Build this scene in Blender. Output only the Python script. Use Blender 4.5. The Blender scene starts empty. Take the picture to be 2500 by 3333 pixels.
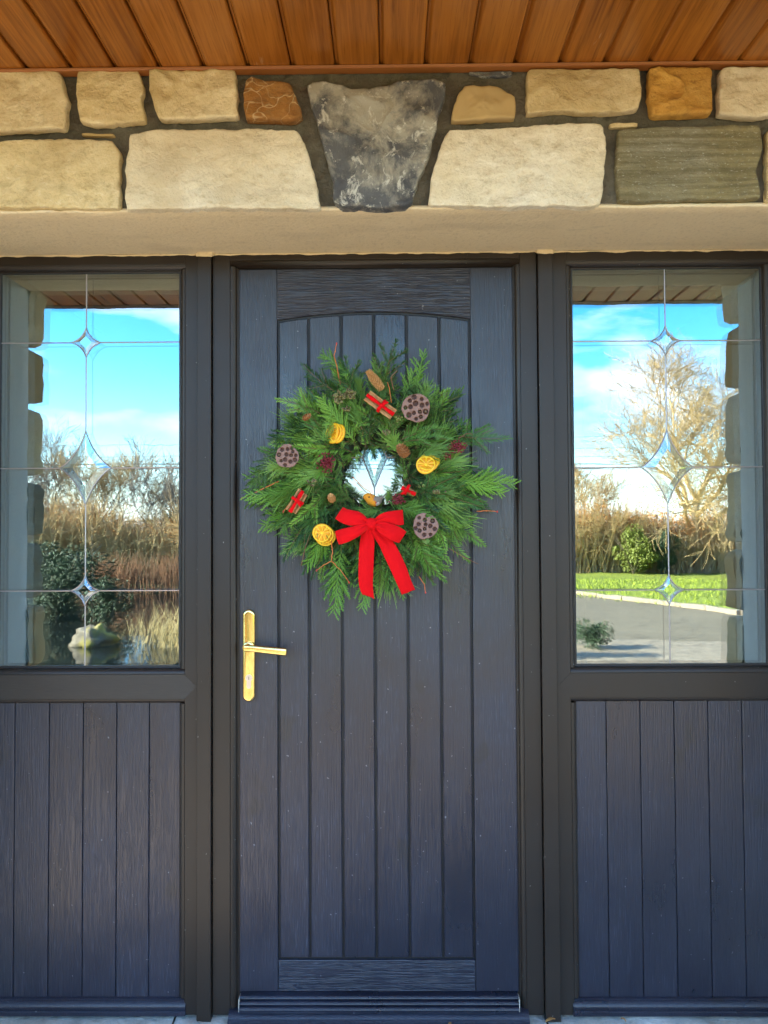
import bpy, math, random
from mathutils import Vector, Matrix, noise
sc = bpy.context.scene
COL = sc.collection
R_ = math.radians
E = 1.372                                   # eye height above the sill; Z values measured from eye level are z + E

# ------------------------------------------------------------------ camera
cam_d = bpy.data.cameras.new('camera')
cam = bpy.data.objects.new('camera', cam_d)
COL.objects.link(cam)
cam_d.sensor_fit = 'VERTICAL'
cam_d.sensor_height = 36.0
cam_d.lens = 36.0 * 2500 / 3333
cam_d.clip_start = 0.02
cam_d.clip_end = 2000
cam.location = (0, -2.2, E)
cam.rotation_euler = (Matrix.Rotation(0.00893591, 3, 'Z') @ Matrix.Rotation(math.pi / 2 + 0.02593605, 3, 'X')
                      @ Matrix.Rotation(-0.00532904, 3, 'Z')).to_euler()
sc.camera = cam

# ------------------------------------------------------------------ sun and sky
SUN_EL, SUN_AZ = R_(25), R_(-94)           # azimuth from -Y (the way the door faces): sun low on the left, a little behind the house
sun_dir = Vector((math.sin(SUN_AZ) * math.cos(SUN_EL), -math.cos(SUN_AZ) * math.cos(SUN_EL), math.sin(SUN_EL)))
sd = bpy.data.lights.new('sun', 'SUN')
sd.energy = 5.0
sd.angle = R_(0.6)
sd.color = (1.0, 0.86, 0.68)
sun = bpy.data.objects.new('sun', sd)
sun.rotation_euler = sun_dir.to_track_quat('Z', 'Y').to_euler()
COL.objects.link(sun)

world = bpy.data.worlds.new('World')
sc.world = world
world.use_nodes = True
wt = world.node_tree
wt.nodes.clear()
def wn(t, **k):
    n = wt.nodes.new(t)
    for a, b in k.items():
        setattr(n, a, b)
    return n
sky = wn('ShaderNodeTexSky', sky_type='NISHITA', sun_disc=False)
sky.sun_elevation = SUN_EL
sky.sun_rotation = math.atan2(sun_dir.x, sun_dir.y)
sky.air_density, sky.dust_density, sky.ozone_density = 1.0, 0.4, 2.0
hsv = wn('ShaderNodeHueSaturation')
hsv.inputs['Saturation'].default_value = 1.5
hsv.inputs['Value'].default_value = 1.05
wt.links.new(sky.outputs[0], hsv.inputs['Color'])
tc = wn('ShaderNodeTexCoord')
mp = wn('ShaderNodeMapping')
mp.inputs['Scale'].default_value = (3.4, 3.4, 10.0)
mp.inputs['Location'].default_value = (2.2, 5.5, 4.4)
wt.links.new(tc.outputs['Generated'], mp.inputs['Vector'])
nz = wn('ShaderNodeTexNoise')
nz.inputs['Scale'].default_value = 1.35
nz.inputs['Detail'].default_value = 7
nz.inputs['Roughness'].default_value = 0.52
wt.links.new(mp.outputs[0], nz.inputs['Vector'])
rmp = wn('ShaderNodeValToRGB')
rmp.color_ramp.elements[0].position = 0.495
rmp.color_ramp.elements[1].position = 0.665
wt.links.new(nz.outputs['Fac'], rmp.inputs[0])
sep = wn('ShaderNodeSeparateXYZ')
wt.links.new(tc.outputs['Generated'], sep.inputs[0])
hz = wn('ShaderNodeMapRange')
hz.inputs['From Min'].default_value = 0.0
hz.inputs['From Max'].default_value = 0.10
hz.inputs['To Min'].default_value = 0.85
hz.inputs['To Max'].default_value = 0.0
wt.links.new(sep.outputs['Z'], hz.inputs['Value'])
mx = wn('ShaderNodeMath', operation='MAXIMUM')
wt.links.new(rmp.outputs[0], mx.inputs[0])
wt.links.new(hz.outputs[0], mx.inputs[1])
cm = wn('ShaderNodeMixRGB')
cm.inputs['Color2'].default_value = (4.2, 4.25, 4.6, 1)
wt.links.new(mx.outputs[0], cm.inputs['Fac'])
wt.links.new(hsv.outputs[0], cm.inputs['Color1'])
bg = wn('ShaderNodeBackground')
bg.inputs['Strength'].default_value = 0.13
wt.links.new(cm.outputs[0], bg.inputs['Color'])
wo = wn('ShaderNodeOutputWorld')
wt.links.new(bg.outputs[0], wo.inputs['Surface'])

vs = sc.view_settings
vs.view_transform = 'Standard'
vs.look = 'None'
vs.exposure = 3.05
vs.gamma = 1.0
vs.use_curve_mapping = False
sc.render.engine = 'CYCLES'
sc.cycles.max_bounces = 8
sc.cycles.transparent_max_bounces = 16
sc.cycles.caustics_reflective = False
sc.cycles.caustics_refractive = False
sc.cycles.use_denoising = True

# ------------------------------------------------------------------ helpers
class MB:
    def __init__(s):
        s.v, s.f, s.m = [], [], []
    def add(s, vs_, fs_, mi=0):
        o = len(s.v)
        s.v += [tuple(p) for p in vs_]
        s.f += [tuple(i + o for i in f) for f in fs_]
        s.m += [mi] * len(fs_)
    def box(s, x0, x1, y0, y1, z0, z1, b=0.0, mi=0):
        if b <= 0:
            s.add([(x, y, z) for x in (x0, x1) for y in (y0, y1) for z in (z0, z1)],
                  [(0, 1, 3, 2), (4, 6, 7, 5), (0, 4, 5, 1), (2, 3, 7, 6), (0, 2, 6, 4), (1, 5, 7, 3)], mi)
            return
        # chamfered on the front (y0) edges
        r = [[(x0, y1, z0), (x1, y1, z0), (x1, y1, z1), (x0, y1, z1)],
             [(x0, y0 + b, z0), (x1, y0 + b, z0), (x1, y0 + b, z1), (x0, y0 + b, z1)],
             [(x0 + b * .3, y0 + b * .3, z0 + b * .3), (x1 - b * .3, y0 + b * .3, z0 + b * .3), (x1 - b * .3, y0 + b * .3, z1 - b * .3), (x0 + b * .3, y0 + b * .3, z1 - b * .3)],
             [(x0 + b, y0, z0 + b), (x1 - b, y0, z0 + b), (x1 - b, y0, z1 - b), (x0 + b, y0, z1 - b)]]
        vs_ = [p for q in r for p in q]
        fs_ = [(3, 2, 1, 0)]
        for k in range(3):
            for i in range(4):
                j = (i + 1) % 4
                fs_.append((k * 4 + i, k * 4 + j, k * 4 + 4 + j, k * 4 + 4 + i))
        fs_.append((12, 13, 14, 15))
        s.add(vs_, fs_, mi)
    def tube(s, pts, rad, n=6, mi=0, cap=True):
        pts = [Vector(p) for p in pts]
        if not hasattr(rad, '__len__'):
            rad = [rad] * len(pts)
        vs_, fs_ = [], []
        up = None
        for i, p in enumerate(pts):
            t = (pts[min(i + 1, len(pts) - 1)] - pts[max(i - 1, 0)])
            t = t.normalized() if t.length > 1e-9 else Vector((0, 0, 1))
            if up is None:
                up = t.orthogonal().normalized()
            up = (up - t * up.dot(t))
            up = up.normalized() if up.length > 1e-6 else t.orthogonal().normalized()
            w = t.cross(up)
            for k in range(n):
                a = 2 * math.pi * k / n
                vs_.append(p + (up * math.cos(a) + w * math.sin(a)) * rad[i])
        for i in range(len(pts) - 1):
            for k in range(n):
                l = (k + 1) % n
                fs_.append((i * n + k, i * n + l, i * n + n + l, i * n + n + k))
        if cap:
            fs_.append(tuple(range(n - 1, -1, -1)))
            fs_.append(tuple(range((len(pts) - 1) * n, len(pts) * n)))
        s.add(vs_, fs_, mi)
    def sweep(s, prof, x0, x1, flip=False, mi=0, z=False, miter0=0., miter1=0.):
        """closed (y,z) or (y,x) profile extruded along x (or z)"""
        n = len(prof)
        vs_ = []
        for k, e in ((0, x0), (1, x1)):
            for a, b in prof:
                off = (miter0 if k == 0 else miter1) * b
                vs_.append((b, a, e + off) if z else (e + off, a, b))
        fs_ = [(i, (i + 1) % n, n + (i + 1) % n, n + i) for i in range(n)]
        fs_ += [tuple(range(n - 1, -1, -1)), tuple(range(n, 2 * n))]
        s.add(vs_, fs_, mi)
    def sphere(s, c, r, nu=10, nv=7, mi=0, sc_=(1, 1, 1)):
        c = Vector(c)
        vs_ = [c + Vector((0, 0, r * sc_[2]))]
        for j in range(1, nv):
            t = math.pi * j / nv
            for i in range(nu):
                a = 2 * math.pi * i / nu
                vs_.append(c + Vector((math.sin(t) * math.cos(a) * sc_[0], math.sin(t) * math.sin(a) * sc_[1], math.cos(t) * sc_[2])) * r)
        vs_.append(c - Vector((0, 0, r * sc_[2])))
        fs_ = [(0, 1 + i, 1 + (i + 1) % nu) for i in range(nu)]
        for j in range(nv - 2):
            for i in range(nu):
                a = 1 + j * nu
                fs_.append((a + i, a + nu + i, a + nu + (i + 1) % nu, a + (i + 1) % nu))
        l = len(vs_) - 1
        fs_ += [(l, l - nu + (i + 1) % nu, l - nu + i) for i in range(nu)]
        s.add(vs_, fs_, mi)
    def mesh(s, name, mats, smooth=False):
        me = bpy.data.meshes.new(name)
        me.from_pydata(s.v, [], s.f)
        for m_ in (mats if isinstance(mats, (list, tuple)) else [mats]):
            me.materials.append(m_)
        if any(s.m):
            me.polygons.foreach_set('material_index', s.m)
        if smooth:
            me.polygons.foreach_set('use_smooth', [True] * len(me.polygons))
        me.update()
        return me
    def build(s, name, mats, parent=None, smooth=False, **props):
        o = bpy.data.objects.new(name, s.mesh(name, mats, smooth))
        return link(o, parent, **props)

def fixn(me):
    import bmesh
    b = bmesh.new(); b.from_mesh(me)
    bmesh.ops.recalc_face_normals(b, faces=b.faces)
    b.to_mesh(me); b.free()

def link(o, parent=None, **props):
    COL.objects.link(o)
    if parent is not None:
        o.parent = parent
        if parent.parent is None:            # meshes are modelled in world coordinates; only a top-level Empty is displaced
            o.matrix_parent_inverse = Matrix.Translation(-parent.location)
    for k, v in props.items():
        o[k] = v
    return o

def thing(name, label, cat, loc=(0, 0, 0), group=None):
    o = bpy.data.objects.new(name, None)
    o.empty_display_size = .05
    COL.objects.link(o)
    o.location = loc
    o['label'], o['category'], o['kind'] = label, cat, 'thing'
    if group:
        o['group'] = group
    return o

def tag(o, label, cat, group=None):
    o['label'], o['category'], o['kind'] = label, cat, 'thing'
    if group:
        o['group'] = group
    return o

# ------------------------------------------------------------------ materials
class NT:
    def __init__(s, name, rough=0.6, metallic=0.0):
        s.m = bpy.data.materials.new(name)
        s.m.use_nodes = True
        s.t = s.m.node_tree
        s.b = s.t.nodes['Principled BSDF']
        s.b.inputs['Roughness'].default_value = rough
        s.b.inputs['Metallic'].default_value = metallic
        s._co = None
    def n(s, typ, **k):
        q = s.t.nodes.new(typ)
        for a, b in k.items():
            setattr(q, a, b)
        return q
    def l(s, a, b):
        s.t.links.new(a, b)
    def co(s, scale=(1, 1, 1), rnd=0.0):
        t = s.n('ShaderNodeTexCoord')
        out = t.outputs['Object']
        if rnd:
            oi = s.n('ShaderNodeObjectInfo')
            mu = s.n('ShaderNodeMath', operation='MULTIPLY')
            mu.inputs[1].default_value = rnd
            s.l(oi.outputs['Random'], mu.inputs[0])
            ad = s.n('ShaderNodeVectorMath', operation='ADD')
            s.l(out, ad.inputs[0])
            s.l(mu.outputs[0], ad.inputs[1])
            out = ad.outputs[0]
        m = s.n('ShaderNodeMapping')
        m.inputs['Scale'].default_value = scale
        s.l(out, m.inputs['Vector'])
        return m.outputs[0]
    def noise(s, co, scale=5, detail=5, rough=.55, dist=0.):
        q = s.n('ShaderNodeTexNoise')
        q.inputs['Scale'].default_value = scale
        q.inputs['Detail'].default_value = detail
        q.inputs['Roughness'].default_value = rough
        q.inputs['Distortion'].default_value = dist
        s.l(co, q.inputs['Vector'])
        return q.outputs['Fac']
    def ramp(s, fac, *st, interp='LINEAR'):
        q = s.n('ShaderNodeValToRGB')
        q.color_ramp.interpolation = interp
        e = q.color_ramp.elements
        while len(e) < len(st):
            e.new(.5)
        for i, (p, c) in enumerate(st):
            e[i].position = p
            e[i].color = tuple(c) + (1,) if hasattr(c, '__len__') else (c, c, c, 1)
        s.l(fac, q.inputs[0])
        return q.outputs[0]
    def mix(s, fac, a, b, mode='MIX'):
        q = s.n('ShaderNodeMixRGB', blend_type=mode)
        for i, v in ((0, fac), (1, a), (2, b)):
            if hasattr(v, 'is_linked'):
                s.l(v, q.inputs[i])
            elif i == 0:
                q.inputs[0].default_value = v
            else:
                q.inputs[i].default_value = tuple(v) + (1,)
        return q.outputs[0]
    def math(s, op, a, b):
        q = s.n('ShaderNodeMath', operation=op)
        for i, v in ((0, a), (1, b)):
            if hasattr(v, 'is_linked'):
                s.l(v, q.inputs[i])
            else:
                q.inputs[i].default_value = v
        return q.outputs[0]
    def col(s, c):
        if hasattr(c, 'is_linked'):
            s.l(c, s.b.inputs['Base Color'])
        else:
            s.b.inputs['Base Color'].default_value = tuple(c) + (1,)
    def rgh(s, c):
        s.l(c, s.b.inputs['Roughness'])
    def bump(s, h, strength=.3, dist=.002):
        q = s.n('ShaderNodeBump')
        q.inputs['Strength'].default_value = strength
        q.inputs['Distance'].default_value = dist
        s.l(h, q.inputs['Height'])
        s.l(q.outputs[0], s.b.inputs['Normal'])
    def rnd(s):
        return s.n('ShaderNodeObjectInfo').outputs['Random']
    def spec(s, v):
        s.b.inputs['Specular IOR Level'].default_value = v

def grain_paint(name, horiz=False, depth=.0011):
    """dark blue-grey paint over a moulded wood grain"""
    t = NT(name, .42)
    s_ = (9, 9, 230) if horiz else (330, 330, 9)
    c = t.co(s_, 7)
    g = t.noise(c, 1, 3, .6, .35)
    gr = t.ramp(g, (.36, 0), (.55, 1))
    w = t.noise(t.co((3, 3, 1.6), 3), 1, 5, .65)
    c2 = t.noise(t.co((40, 40, 700) if horiz else (700, 700, 18), 11), 1, 2, .5)
    streak = t.math('MULTIPLY', t.ramp(c2, (.60, 0), (.74, 1)), t.ramp(w, (.40, 0.05), (.66, 1)))
    base = t.mix(t.ramp(w, (.3, 0), (.75, 1)), (.0074, .0082, .0170), (.0125, .0148, .0310))
    colr = t.mix(t.math('MULTIPLY', streak, .5), base, (.12, .135, .19))
    st_ = t.noise(t.co((1, 1, .7), 2), 9, 3, .5)
    colr = t.mix(t.ramp(st_, (.66, 0), (.72, .55)), colr, (.006, .006, .008))
    dirt = t.noise(t.co((1, 1, 1)), 110, 1, .4)
    colr = t.mix(t.ramp(dirt, (.79, 0), (.80, .6)), colr, (.25, .25, .27))
    t.col(colr)
    t.rgh(t.ramp(w, (.3, .22), (.7, .45)))
    t.bump(gr, .9 if horiz else .55, depth)
    t.spec(.7)
    return t.m
M_door = grain_paint('door paint')
M_rail = grain_paint('door paint across', True, .0016)

def foil():
    t = NT('frame foil', .40)
    g = t.noise(t.co((260, 260, 14)), 1, 3, .55)
    w = t.noise(t.co((2, 2, 2)), 1.3, 4, .6)
    base = t.mix(w, (.0145, .0092, .0064), (.0240, .0160, .0118))
    sp = t.noise(t.co((1, 1, .7)), 130, 1, .4)
    t.col(t.mix(t.ramp(sp, (.79, 0), (.80, .6)), base, (.4, .38, .35)))
    t.rgh(t.ramp(w, (.3, .33), (.7, .47)))
    t.bump(g, .16, .0008)
    t.spec(.42)
    return t.m
M_frame = foil()
def foil_h():
    t = NT('transom foil', .48)
    g = t.noise(t.co((30, 30, 330)), 1, 3, .55, .6)
    t.col(t.mix(g, (.0125, .0085, .0064), (.036, .027, .021)))
    t.bump(g, .35, .001)
    return t.m
M_transom = foil_h()

def flat(name, c, rough=.6, metal=0., var=.25, scale=12, bump=0.):
    t = NT(name, rough, metal)
    n_ = t.noise(t.co(), scale, 4, .6)
    a = tuple(x * (1 - var) for x in c)
    b = tuple(min(1, x * (1 + var)) for x in c)
    t.col(t.mix(n_, a, b))
    if bump:
        t.bump(n_, bump, .002)
    return t.m

def plaster():
    t = NT('masonry paint', .75)
    a = t.noise(t.co(), 5, 6, .65)
    b = t.noise(t.co((1, 1, 1)), 90, 3, .6)
    c = t.noise(t.co((1.2, 4, 4)), 2.2, 3, .5)
    base = t.mix(a, (.68, .54, .345), (.79, .645, .43))
    base = t.mix(t.ramp(c, (.58, 0), (.76, .35)), base, (.44, .34, .23))
    base = t.mix(t.ramp(b, (.34, .3), (.46, 0)), base, (.48, .37, .25))
    base = t.mix(t.ramp(t.noise(t.co((1.5, 6, 6), 3), 4, 5, .7), (.60, 0), (.72, .4)), base, (.36, .28, .19))
    t.col(base)
    t.bump(t.math('ADD', t.math('MULTIPLY', b, .6), a), .8, .006)
    return t.m
M_plaster = plaster()

def stone(name, a, b, c, stain, vein=0.5, rough=.85, big=6., crackc=None, band=False):
    t = NT(name, rough)
    n1 = t.noise(t.co((1, 1, 1.4), 5), big, 7, .62, .4)
    n2 = t.noise(t.co((1, 1, 1), 9), big * .45, 4, .55)
    n3 = t.noise(t.co((1, 1, 1), 2), 140, 3, .6)
    n4 = t.noise(t.co((.6, 1, 2.2), 4), big * 1.3, 5, .7, 1.2)
    col = t.mix(t.ramp(n1, (.32, 0), (.68, 1)), a, b)
    col = t.mix(t.ramp(n2, (.45, 0), (.7, .85)), col, c)
    col = t.mix(t.ramp(n4, (.62, 0), (.72, vein)), col, stain)
    n6 = t.noise(t.co((1, 1, 1.6), 12), 26, 6, .78, .3)
    col = t.mix(t.ramp(n6, (.34, .8), (.50, 0)), col, tuple(x * .62 + y * .18 for x, y in zip(a, stain)))
    col = t.mix(t.ramp(n6, (.56, 0), (.70, .7)), col, tuple(min(1, x * 1.18) for x in c))
    if band:
        bd = t.noise(t.co((2.2, 2, 60), 3), 1, 5, .7)
        col = t.mix(t.ramp(bd, (.42, .75), (.62, 0)), col, tuple(x * .62 for x in a))
        bd2 = t.noise(t.co((90, 90, 200), 3), 1, 3, .7)
        col = t.mix(t.ramp(bd2, (.60, 0), (.70, .5)), col, (.55, .53, .45))
    col = t.mix(t.ramp(n3, (.27, .3), (.38, 0)), col, tuple(x * .6 for x in stain))
    n5 = t.noise(t.co((1, 1, 1), 6), 3.2, 3, .5, .6)
    col = t.mix(t.ramp(n5, (.46, 0), (.66, .65)), col, tuple(x * .55 + y * .35 for x, y in zip(a, stain)))
    ve = t.n('ShaderNodeTexVoronoi', feature='DISTANCE_TO_EDGE')
    ve.inputs['Scale'].default_value = 20 if crackc else 7
    wv = t.n('ShaderNodeVectorMath', operation='ADD')
    nn = t.n('ShaderNodeTexNoise')
    nn.inputs['Scale'].default_value = 9
    t.l(t.co((1, 1, 1), 8), nn.inputs['Vector'])
    t.l(t.co((1, 1, 1), 8), wv.inputs[0])
    vm = t.n('ShaderNodeVectorMath', operation='SCALE')
    vm.inputs['Scale'].default_value = .25
    t.l(nn.outputs['Color'], vm.inputs[0])
    t.l(vm.outputs[0], wv.inputs[1])
    t.l(wv.outputs[0], ve.inputs['Vector'])
    crack = t.math('MULTIPLY', t.ramp(ve.outputs['Distance'], (.0, 1), (.045 if crackc else .02, 0)), t.ramp(n1, (.36 if crackc else .56, 0), (.5 if crackc else .66, 1)))
    col = t.mix(t.math('MULTIPLY', crack, .85 if crackc else 0.), col, crackc or stain)
    t.col(col)
    t.bump(t.math('SUBTRACT', t.math('ADD', n1, t.math('MULTIPLY', n3, .22)), t.math('MULTIPLY', crack, -.10 if crackc else 0.)), 1.0, .014)
    return t.m
M_cream = stone('cream sandstone', (.60, .455, .22), (.70, .56, .32), (.74, .64, .44), (.34, .19, .06), .5)
M_pale = stone('pale sandstone', (.70, .59, .40), (.75, .655, .48), (.78, .71, .58), (.46, .29, .11), .35)
M_gold = stone('gold sandstone', (.62, .42, .12), (.68, .50, .20), (.70, .56, .30), (.38, .20, .05), .4)
M_brown = stone('iron brown stone', (.24, .095, .017), (.38, .165, .034), (.45, .24, .07), (.62, .42, .20), .75, big=13, crackc=(.66, .46, .24))
M_ochre = stone('ochre stone', (.44, .20, .03), (.60, .33, .06), (.62, .40, .12), (.20, .07, .012), .8, big=9)
M_olive = stone('olive grey stone', (.19, .155, .07), (.31, .26, .13), (.28, .26, .19), (.46, .44, .36), .3, big=10, band=True)
def keystone_mat():
    t = NT('slate grey limestone', .62)
    n1 = t.noise(t.co(), 9, 7, .65, .5)
    n2 = t.noise(t.co((1.1, 1, .85)), 7.5, 7, .72, .4)
    n3 = t.noise(t.co(), 150, 3, .7)
    n4 = t.noise(t.co((1, 1, .8)), 30, 5, .75, .6)
    col = t.mix(t.ramp(n1, (.3, 0), (.7, 1)), (.040, .042, .050), (.115, .115, .118))
    col = t.mix(t.ramp(n2, (.46, 0), (.60, .85)), col, (.40, .37, .30))
    col = t.mix(t.ramp(n4, (.56, 0), (.64, .8)), col, (.62, .60, .53))
    col = t.mix(t.ramp(n3, (.68, 0), (.74, .6)), col, (.5, .49, .45))
    t.col(col)
    t.bump(t.math('ADD', n1, t.math('MULTIPLY', n4, .6)), .7, .007)
    return t.m
M_key = keystone_mat()
def mortar():
    t = NT('mortar', .95)
    a = t.noise(t.co(), 70, 5, .7)
    b = t.noise(t.co(), 4, 4, .6)
    t.col(t.mix(t.ramp(b, (.35, 0), (.7, 1)), (.105, .092, .068), t.mix(a, (.10, .088, .062), (.27, .24, .18))))
    t.bump(a, 1.0, .012)
    return t.m
M_mortar = mortar()
def soffit_wood():
    t = NT('oak effect board', .27)
    c = t.co((75, 2.6, 75), 9)
    a = t.noise(c, 1, 5, .6, .7)
    f = t.noise(t.co((300, 9, 300), 5), 1, 3, .6)
    k = t.noise(t.co((6, 1.2, 6), 4), 1, 3, .5)
    col = t.mix(t.ramp(a, (.32, 0), (.64, 1)), (.165, .045, .0055), (.325, .105, .0125))
    col = t.mix(t.ramp(k, (.4, 0), (.7, .6)), col, (.42, .155, .025))
    col = t.mix(t.ramp(f, (.54, 0), (.70, .38)), col, (.085, .021, .003))
    sc_ = t.noise(t.co((60, 7, 60), 2), 1, 4, .6)
    col = t.mix(t.ramp(sc_, (.70, 0), (.78, .35)), col, (.55, .38, .22))
    t.col(col)
    t.bump(f, .12, .0008)
    t.spec(.5)
    return t.m
M_soffit = soffit_wood()
M_groove = flat('oak effect groove', (.055, .017, .005), .6)
M_brass = None
def brass():
    t = NT('polished brass', .16, 1.0)
    n_ = t.noise(t.co((60, 60, 18)), 3, 5, .7)
    t.col(t.mix(t.ramp(n_, (.42, 0), (.72, 1)), (.93, .69, .26), (.70, .45, .16)))
    t.rgh(t.ramp(n_, (.35, .05), (.75, .20)))
    t.bump(n_, .10, .0010)
    return t.m
M_brass = brass()
M_nickel = flat('nickel', (.62, .58, .55), .28, 1.0, .1)
M_black = flat('black slot', (.01, .01, .01), .6)
M_seal = flat('rubber seal', (.008, .008, .009), .5)
M_lead = flat('lead came', (.40, .36, .36), .38, .75, .2, 30)

def glass(name, refl, wav=0.0):
    m = bpy.data.materials.new(name)
    m.use_nodes = True
    t = m.node_tree
    t.nodes.clear()
    o = t.nodes.new('ShaderNodeOutputMaterial')
    mi = t.nodes.new('ShaderNodeMixShader')
    gl = t.nodes.new('ShaderNodeBsdfGlossy')
    gl.inputs['Roughness'].default_value = 0.0
    gl.inputs['Color'].default_value = (.80, .93, 1, 1)
    tr = t.nodes.new('ShaderNodeBsdfTransparent')
    tr.inputs['Color'].default_value = (.86, .91, .90, 1)
    fr = t.nodes.new('ShaderNodeFresnel')
    fr.inputs['IOR'].default_value = 1.5
    ad = t.nodes.new('ShaderNodeMath'); ad.operation = 'ADD'; ad.use_clamp = True
    ad.inputs[1].default_value = refl
    t.links.new(fr.outputs[0], ad.inputs[0])
    t.links.new(ad.outputs[0], mi.inputs[0])
    t.links.new(tr.outputs[0], mi.inputs[1])
    t.links.new(gl.outputs[0], mi.inputs[2])
    if wav:
        c = t.nodes.new('ShaderNodeTexCoord')
        n_ = t.nodes.new('ShaderNodeTexNoise')
        n_.inputs['Scale'].default_value = 7
        n_.inputs['Detail'].default_value = 2
        b = t.nodes.new('ShaderNodeBump')
        b.inputs['Strength'].default_value = wav
        b.inputs['Distance'].default_value = .0006
        t.links.new(c.outputs['Object'], n_.inputs['Vector'])
        t.links.new(n_.outputs[0], b.inputs['Height'])
        t.links.new(b.outputs[0], gl.inputs['Normal'])
    t.links.new(mi.outputs[0], o.inputs[0])
    return m
M_glass = glass('coated window glass', .225, .25)
M_bevel = glass('bevelled glass', .24)

# ------------------------------------------------------------------ garden setting (seen in the window reflections)
rng = random.Random(11)
def sheet(name, pts, z, m, sub=0):
    b = MB()
    b.add([(x, y, z) for x, y in pts], [tuple(range(len(pts)))])
    o = b.build(name, m)
    o['kind'] = 'structure'
    fixn(o.data)
    return o
def ground_mat(name, a, b, c, sc_, bump, d=.01, rough=.95):
    t = NT(name, rough)
    n1 = t.noise(t.co(), sc_, 6, .65)
    n2 = t.noise(t.co(), .6, 5, .6)
    col = t.mix(t.ramp(n1, (.3, 0), (.7, 1)), a, b)
    n3 = t.noise(t.co(), sc_ * .22, 6, .75)
    col = t.mix(t.ramp(n3, (.35, .75), (.6, 0)), col, tuple(x * .5 for x in a))
    t.col(t.mix(t.ramp(n2, (.4, 0), (.7, .6)), col, c))
    t.bump(n1, bump, d)
    return t.m
M_grass = ground_mat('rough grass', (.05, .075, .018), (.10, .13, .03), (.16, .14, .05), 22, .8, .04)
M_lawn = ground_mat('mown lawn', (.17, .22, .014), (.28, .34, .022), (.32, .36, .03), 26, .8, .03)
M_gravel = ground_mat('pale gravel', (.20, .16, .10), (.54, .44, .30), (.38, .31, .21), 30, 1.0, .03)
M_tar = ground_mat('driveway chippings', (.15, .120, .070), (.31, .25, .150), (.23, .185, .11), 40, .8, .02)
M_kerb = flat('concrete kerb', (.34, .275, .185), .9, 0, .25, 20)
GZ = -.05
g = sheet('ground', [(-900, 300), (-900, -900), (900, -900), (900, 300)], GZ - .012, M_grass)
sheet('gravel_forecourt', [(-6.5, .0), (-2.0, -5.2), (-1.2, -7.4), (1.5, -8.2), (7.5, -7.0), (16, -5.5), (16, .0)], GZ - .002, M_gravel)
sheet('porch_paving', [(-2.4, -.31), (-2.4, -2.1), (2.4, -2.1), (2.4, -.31)], GZ + .003, ground_mat('pale bounce paving', (.40, .36, .30), (.55, .50, .42), (.47, .42, .35), 9, .3, .004))  # porch floor out of view, made pale to bounce light onto the lintel
sheet('driveway', [(-1.2, -7.4), (-2.5, -13), (-8, -24), (-3, -25), (1.2, -17.6), (4.17, -15.1), (5.9, -10.85), (16, -8.2), (16, -5.5), (7.5, -7.0), (1.5, -8.2)], GZ - .006, M_tar)
sheet('lawn', [(1.32, -17.7), (4.3, -15.2), (6.0, -10.95), (16, -8.35), (40, -8), (40, -26), (-1.5, -26)], GZ + .002, M_lawn)
kb = MB()
kp = [(1.2, -17.6), (2.7, -16.5), (4.17, -15.1), (5.1, -12.9), (5.9, -10.85), (9, -9.8), (16, -8.2)]
for (x0, y0), (x1, y1) in zip(kp, kp[1:]):
    n_ = max(2, int(math.hypot(x1 - x0, y1 - y0) / .6))
    d = Vector((x1 - x0, y1 - y0)) / n_
    w = Vector((-d.y, d.x)).normalized() * .07
    for i in range(n_):
        a = Vector((x0, y0)) + d * (i + .01)
        c = Vector((x0, y0)) + d * (i + .99)
        h = GZ + .07 + rng.uniform(-.004, .004)
        P = [a - w, c - w, c + w, a + w]
        kb.add([(q.x, q.y, GZ - .05) for q in P] + [(q.x, q.y, h) for q in P],
               [(0, 1, 5, 4), (1, 2, 6, 5), (2, 3, 7, 6), (3, 0, 4, 7), (4, 5, 6, 7)])
kb.build('kerb', M_kerb)['kind'] = 'structure'

def water():
    t = NT('pond water', .03)
    t.col((.012, .016, .014))
    t.bump(t.noise(t.co(), 5, 3, .5), .12, .01)
    return t.m
sheet('pond_water', [(-6.9, -5.6), (-2.4, -5.5), (-2.1, -8), (-3.2, -12), (-4.6, -15.6), (-9, -15.8), (-9.5, -9)], GZ + .006, water())

rg = random.Random(31)
gb = MB()
for i in range(9000):
    t_, u_ = rg.random(), rg.random() ** .8
    x = 1.6 + 13 * t_
    yn = -17.3 + (x - 1.6) * 1.48 if x < 5.9 else -10.9
    y = min(yn - .1, -8.6) - u_ * 9
    if y < -25.8:
        continue
    h = rg.uniform(.04, .10)
    a = rg.uniform(0, 3.14)
    w = Vector((math.cos(a), math.sin(a), 0)) * .012
    p = Vector((x, y, GZ))
    gb.add([p - w, p + w, p + Vector((rg.gauss(0, .03), rg.gauss(0, .03), h))], [(0, 1, 2)])
o = gb.build('grass', flat('grass blades', (.28, .34, .025), .8, 0, .4, 3))
o['kind'] = 'stuff'
M_bark = flat('lichen bark', (.22, .17, .10), .95, 0, .4, 9, .4)
M_twig = flat('tan twigs', (.34, .24, .13), .9, 0, .3, 3)
M_twig2 = flat('grey twigs', (.24, .19, .14), .9, 0, .3, 3)
M_gold = flat('sunlit golden twigs', (.46, .32, .14), .9, 0, .4, 3)
M_leaf_or = flat('autumn orange leaves', (.50, .20, .03), .8, 0, .5, 2)
M_leaf_ye = flat('yellow green leaves', (.33, .24, .03), .8, 0, .45, 2)
M_leaf_dk = flat('dark evergreen leaves', (.03, .065, .022), .7, 0, .5, 3)
M_leaf_gr = flat('yellow green shrub leaves', (.16, .19, .02), .7, 0, .5, 3)
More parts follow.
